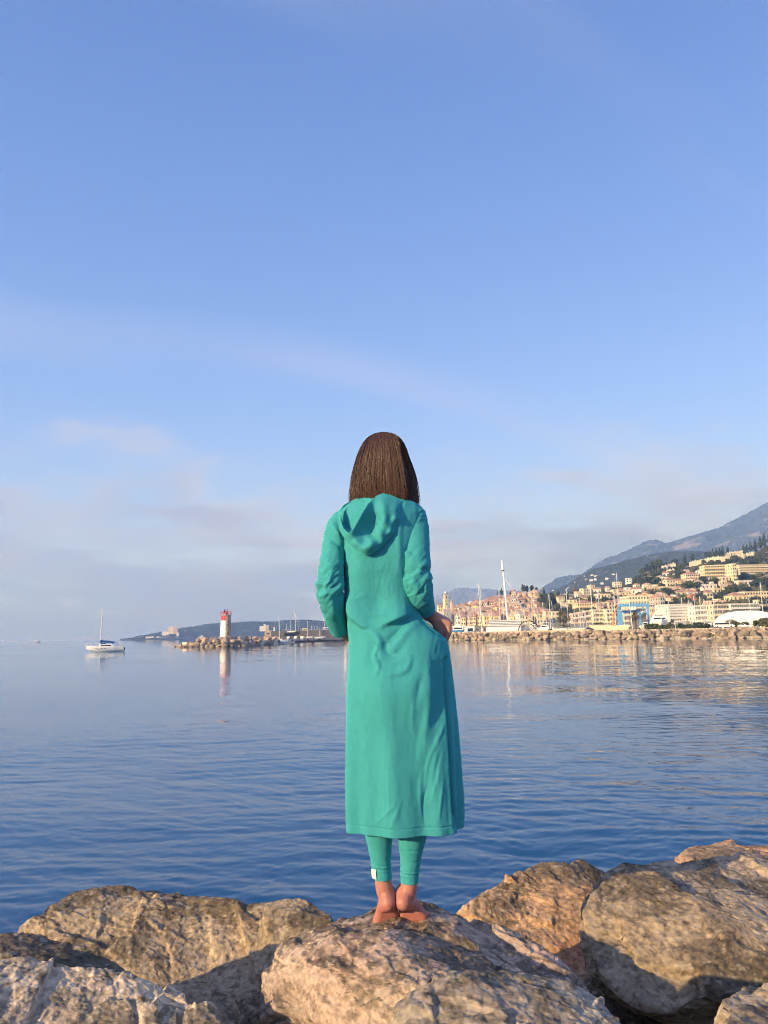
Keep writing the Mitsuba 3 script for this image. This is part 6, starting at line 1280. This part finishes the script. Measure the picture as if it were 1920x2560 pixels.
TL = [('cypress', 1246, 1489, 9, 14), ('cypress', 1254, 1488, 10, 19), ('cypress', 1277, 1490, 8, 13), ('cypress', 1286, 1489, 8, 17), ('round', 1309, 1483, 13, 23), ('round', 1318, 1482, 10, 20), ('round', 1330, 1482, 12, 21), ('round', 1341, 1487, 10, 21), ('cypress', 1360, 1486, 8, 19), ('round', 1221, 1505, 9, 9),
      ('round', 1352, 1514, 19, 22), ('round', 1367, 1516, 24, 32), ('round', 1383, 1514, 20, 28), ('round', 1357, 1500, 17, 18), ('round', 1377, 1498, 18, 18), ('round', 1369, 1527, 18, 18), ('cypress', 1415, 1508, 8, 22), ('cypress', 1421, 1504, 9, 26), ('cypress', 1397, 1494, 10, 20), ('cypress', 1392, 1524, 8, 20),
      ('round', 1481, 1506, 20, 20), ('round', 1514, 1510, 21, 20), ('round', 1529, 1509, 17, 17), ('round', 1566, 1504, 21, 17), ('round', 1552, 1500, 14, 14), ('cypress', 1586, 1466, 8, 26), ('cypress', 1591, 1463, 8, 28), ('cypress', 1597, 1462, 8, 28), ('cypress', 1603, 1463, 9, 30), ('cypress', 1609, 1462, 9, 26), ('cypress', 1615, 1466, 9, 30), ('round', 1606, 1437, 18, 18),
      ('round', 1620, 1432, 22, 22), ('round', 1634, 1428, 24, 26), ('round', 1648, 1424, 26, 28), ('round', 1625, 1462, 28, 22), ('round', 1641, 1465, 26, 24), ('round', 1637, 1446, 26, 24), ('round', 1655, 1473, 20, 16), ('cypress', 1692, 1447, 12, 32), ('cypress', 1700, 1449, 12, 34), ('round', 1711, 1446, 18, 20), ('round', 1702, 1428, 24, 20), ('round', 1686, 1412, 20, 16),
      ('pine', 1721, 1478, 38, 27), ('pine', 1745, 1477, 26, 24), ('cypress', 1705, 1512, 9, 30), ('cypress', 1716, 1512, 9, 31), ('round', 1672, 1487, 20, 18), ('pine', 1660, 1482, 22, 14), ('cypress', 1713, 1411, 14, 26), ('cypress', 1732, 1405, 14, 24), ('cypress', 1765, 1397, 12, 20), ('cypress', 1774, 1396, 12, 22), ('cypress', 1783, 1395, 12, 26), ('cypress', 1792, 1394, 12, 26), ('cypress', 1800, 1393, 12, 27), ('cypress', 1808, 1391, 11, 29),
      ('cypress', 1820, 1384, 11, 19), ('cypress', 1849, 1380, 6, 10), ('cypress', 1860, 1385, 10, 26), ('cypress', 1868, 1385, 12, 28), ('cypress', 1878, 1384, 14, 32), ('cypress', 1890, 1381, 15, 36), ('cypress', 1902, 1374, 15, 36), ('cypress', 1912, 1369, 14, 38), ('cypress', 1924, 1366, 14, 34), ('round', 1838, 1406, 24, 20), ('round', 1822, 1412, 20, 16), ('round', 1795, 1414, 16, 16), ('round', 1779, 1414, 18, 16), ('round', 1760, 1412, 14, 14),
      ('round', 1744, 1412, 12, 14), ('round', 1776, 1449, 22, 14), ('round', 1792, 1446, 18, 16), ('round', 1760, 1460, 24, 22), ('round', 1786, 1458, 26, 16), ('round', 1861, 1448, 26, 18), ('round', 1880, 1450, 20, 14), ('round', 1856, 1474, 18, 14), ('round', 1890, 1470, 30, 22), ('round', 1912, 1468, 24, 24), ('round', 1823, 1494, 30, 30), ('round', 1806, 1500, 24, 22), ('round', 1838, 1484, 22, 24), ('round', 1845, 1500, 24, 16), ('round', 1886, 1512, 26, 20), ('round', 1906, 1513, 24, 20),
      ('round', 1758, 1494, 16, 18), ('round', 1748, 1500, 16, 16), ('round', 1690, 1506, 18, 14), ('round', 1900, 1410, 30, 22), ('round', 1875, 1408, 28, 18), ('round', 1858, 1414, 22, 14), ('round', 1438, 1486, 16, 18)]
POSW = {'cypress': 'dark cypress tree', 'round': 'dark rounded tree', 'pine': 'spreading umbrella pine'}
cnt = {}
for kind, px, yb, w, h in TL:
    zone = 'on the old town hilltop' if px < 1345 else 'in the dark grove right of the old town' if px < 1400 else 'among the houses behind the marina' if px < 1575 else 'on the wooded slope left of the hotel' if px < 1715 else 'on the upper hillside near the cemetery terraces' if yb < 1418 else 'on the slope around the yellow hotel' if yb < 1465 else 'low on the slope at the right'
    k = cnt[(kind, zone)] = cnt.get((kind, zone), -1) + 1
    dry = px == 1438
    tree(kind, 'bare reddish brown tree above the cream houses' if dry else f'{POSW[kind]}, {ORD[k]} of those {zone}', px, yb, w, h, 'leaf_dry' if dry else 'leaf_dark' if (kind == 'cypress' or k % 3) else 'leaf_mid', group=f'{POSW[kind]}s {zone}')
# scrub and garden green between the houses: one cover of clumps
def scrub():
    r = np.random.default_rng(66); V, S = [], []
    while len(V) < 1500:
        px = r.uniform(1345, 2080); top = float(np.interp(px, RID[:, 0], RID[:, 1])); yb = r.uniform(top + 3, 1530)
        if meshkit.fbm(np.array([[px / 22, yb / 14, 1.0]]), 3, 5)[0] < 0.46: continue
        V.append(P(px, yb, hill_Y(px, yb)) + [0, 0, .6]); S.append(r.uniform(1.2, 3.4))
    return tufts(V, S, 67)
obj('scrub', scrub(), 'leaf_olive', smooth=True, label='garden shrubs and scrub covering the town hillside', kind='stuff')
def far_wood():
    r = np.random.default_rng(68); V, S = [], []
    while len(V) < 2600:
        px = r.uniform(338, 1150); y0 = float(np.interp(px, [h[0] for h in HEAD], [h[1] for h in HEAD])); f = r.random() ** 0.8
        yb = y0 + (1593 - y0) * f + .6
        Y = 2720 + (2950 - 2720) * (1 - f) + 40
        V.append(P(px, yb, Y)); S.append(r.uniform(2.2, 5.0))
    return tufts(V, S, 69)
obj('woodland', far_wood(), 'leaf_dark', smooth=True, label='dense trees covering the far headland', kind='stuff')

# trees and hedges of the quay
def quay_tree():
    q, Y = on_quay(1411, 12); U = Y / FOC; r = np.random.default_rng(4)
    t = thing('tree', 'big loose leafed tree standing on the quay left of the round bush', 'tree')
    br = [((0, 0, 0), (0, 0, 14), 1.6, 1.3), ((0, 0, 14), (3, 0, 34), 1.3, .8), ((3, 0, 34), (5, 1, 50), .8, .3)]; tips = []
    for i in range(26):
        z = r.uniform(8, 46); a = r.uniform(0, 6.28); L = r.uniform(10, 22) * (1 - .45 * z / 50); b = np.array([.06 * z, 0, z]); e = b + [math.cos(a) * L * 1.25, math.sin(a) * L, r.uniform(-2, 6)]
        br.append((tuple(b), tuple(e), .5, .15)); tips += [(b + (e - b) * k) for k in (.5, .7, .85, 1.0)]
    tips = np.array(tips)
    pts = np.repeat(tips, 5, 0) + r.normal(0, 2.0, (len(tips) * 5, 3))
    M = place(*q, face(q), U)
    obj('trunk', cat([rod(*x, 5) for x in br]), 'bark', t, to_world=M); obj('crown', tufts(pts, r.uniform(.7, 1.7, len(pts)), 5), 'leaf_olive', t, smooth=True, to_world=M)
quay_tree()
def palm():
    q, Y = on_quay(1591, 9); U = Y / FOC; r = np.random.default_rng(6); t = thing('palm_tree', 'palm tree with a skirt of dead brown fronds in front of the boat lift', 'palm tree'); M = place(*q, face(q), U)
    def frond(a, el, L, droop):
        p = [np.array([math.cos(a) * math.cos(e) * 0, 0, 0]) for e in (0,)]; pos = np.array([0, 0, 38.0]); V = [];
        for i in range(6):
            e = el - droop * i / 5; d = np.array([math.cos(a) * math.cos(e), math.sin(a) * math.cos(e), math.sin(e)]); s = np.array([-math.sin(a), math.cos(a), 0]); w = (1.2, 2.0, 2.2, 1.9, 1.3, .2)[i]
            V.append([pos - s * w, pos + [0, 0, .5], pos + s * w, pos - [0, 0, .3]]); pos = pos + d * L / 5
        return loft(np.array(V))
    obj('trunk', rod((0, 0, -1), (1, 0, 38), 2.6, 1.8, 9), 'bark', t, smooth=40, to_world=M)
    for i in range(16): obj('frond', frond(r.uniform(0, 6.28), r.uniform(.2, 1.3), r.uniform(13, 18), r.uniform(.9, 1.8)), 'leaf_olive', t, to_world=M)
    obj('dead_frond', cat([frond(r.uniform(0, 6.28), r.uniform(-.7, -.2), r.uniform(14, 22), r.uniform(.6, 1.0)) for i in range(26)]), 'leaf_dry', t, to_world=M)
palm()
for px, w, h, lab, leaf, back in ((1498, 30, 22, 'round green bush behind the cream harbour wall', 'leaf_mid', 15), (1622, 24, 15, 'dark hedge bush left of the big yacht bow', 'leaf_dark', 8), (1637, 26, 17, 'green hedge bush touching the big yacht bow on its left', 'leaf_mid', 8), (1662, 32, 12, 'low hedge bush under the big yacht bow', 'leaf_mid', 8), (1679, 26, 15, 'hedge bush right of the big yacht', 'leaf_olive', 9), (1684, 18, 24, 'dark bush behind the yacht on its right', 'leaf_dark', 18),
        (1703, 28, 16, 'dark hedge bush under the covered motor boat', 'leaf_dark', 8), (1724, 30, 13, 'long low hedge bush in the middle of the row', 'leaf_mid', 8), (1748, 32, 17, 'dark tall hedge bush left of the boat with the canopy', 'leaf_dark', 8), (1768, 24, 13, 'last hedge bush before the white van', 'leaf_dark', 8), (1842, 28, 19, 'autumn tinted bush in front of the tent doorway', 'leaf_olive', 9), (1866, 24, 16, 'dark bush between the tent doorway and the lamp post', 'leaf_dark', 11),
        (1897, 28, 20, 'green bush right of the tall lamp post at the right edge', 'leaf_mid', 10), (1916, 34, 26, 'large olive green bush at the right edge of the quay', 'leaf_olive', 9), (1945, 40, 28, 'green bush just past the right edge of the quay view', 'leaf_mid', 9), (1793, 20, 14, 'sparse shrub at the left foot of the tent hall', 'leaf_olive', 13)):
    q, Y = on_quay(px, back); tree('bush', lab, px, 0, w, h, leaf, at=q)
# white houses scattered on the wooded hill under the mountain
r = np.random.default_rng(12)
WH = np.array([(1330, 1500), (1372, 1484), (1387, 1475), (1416, 1462), (1430, 1453.5), (1448, 1442), (1481, 1423), (1500, 1418), (1540, 1408), (1576, 1397), (1652, 1383)], float)
def wooded_Y(px, py):
    d = ray(px, py); s = d[2] / d[1]; z1 = P(px, float(np.interp(px, WH[:, 0], WH[:, 1])), 2300.0)[2]; g = z1 / 800.0
    return float(np.clip((CAM[2] + g * 1500) / (g - s), 1505, 2295))
HW = [(1437, 1457, 3), (1461, 1442, 4), (1480, 1439, 7), (1489, 1441, 8), (1466, 1450, 7), (1478, 1451, 9), (1488, 1449, 6), (1517, 1447, 8), (1533, 1439, 9), (1534, 1437, 6), (1383, 1478, 4), (1420, 1471, 4), (1505, 1459, 7), (1497, 1472, 6), (1621, 1424, 4)]
for i, (x, y, w) in enumerate(HW):
    item('villa', f'small white villa on the wooded hill below the mountain, {ORD[i]} of the scattered ones', 'house', 0, 0, [('wall', bx(-w / 2, w / 2, -2, 2.2, -2, 2), 'wall_white'), ('roof', hip_roof(w, 4, .8, .2, 2.2), 'roof_faded')], group='villas on the wooded hill', at=P(x, y, wooded_Y(x, y)))
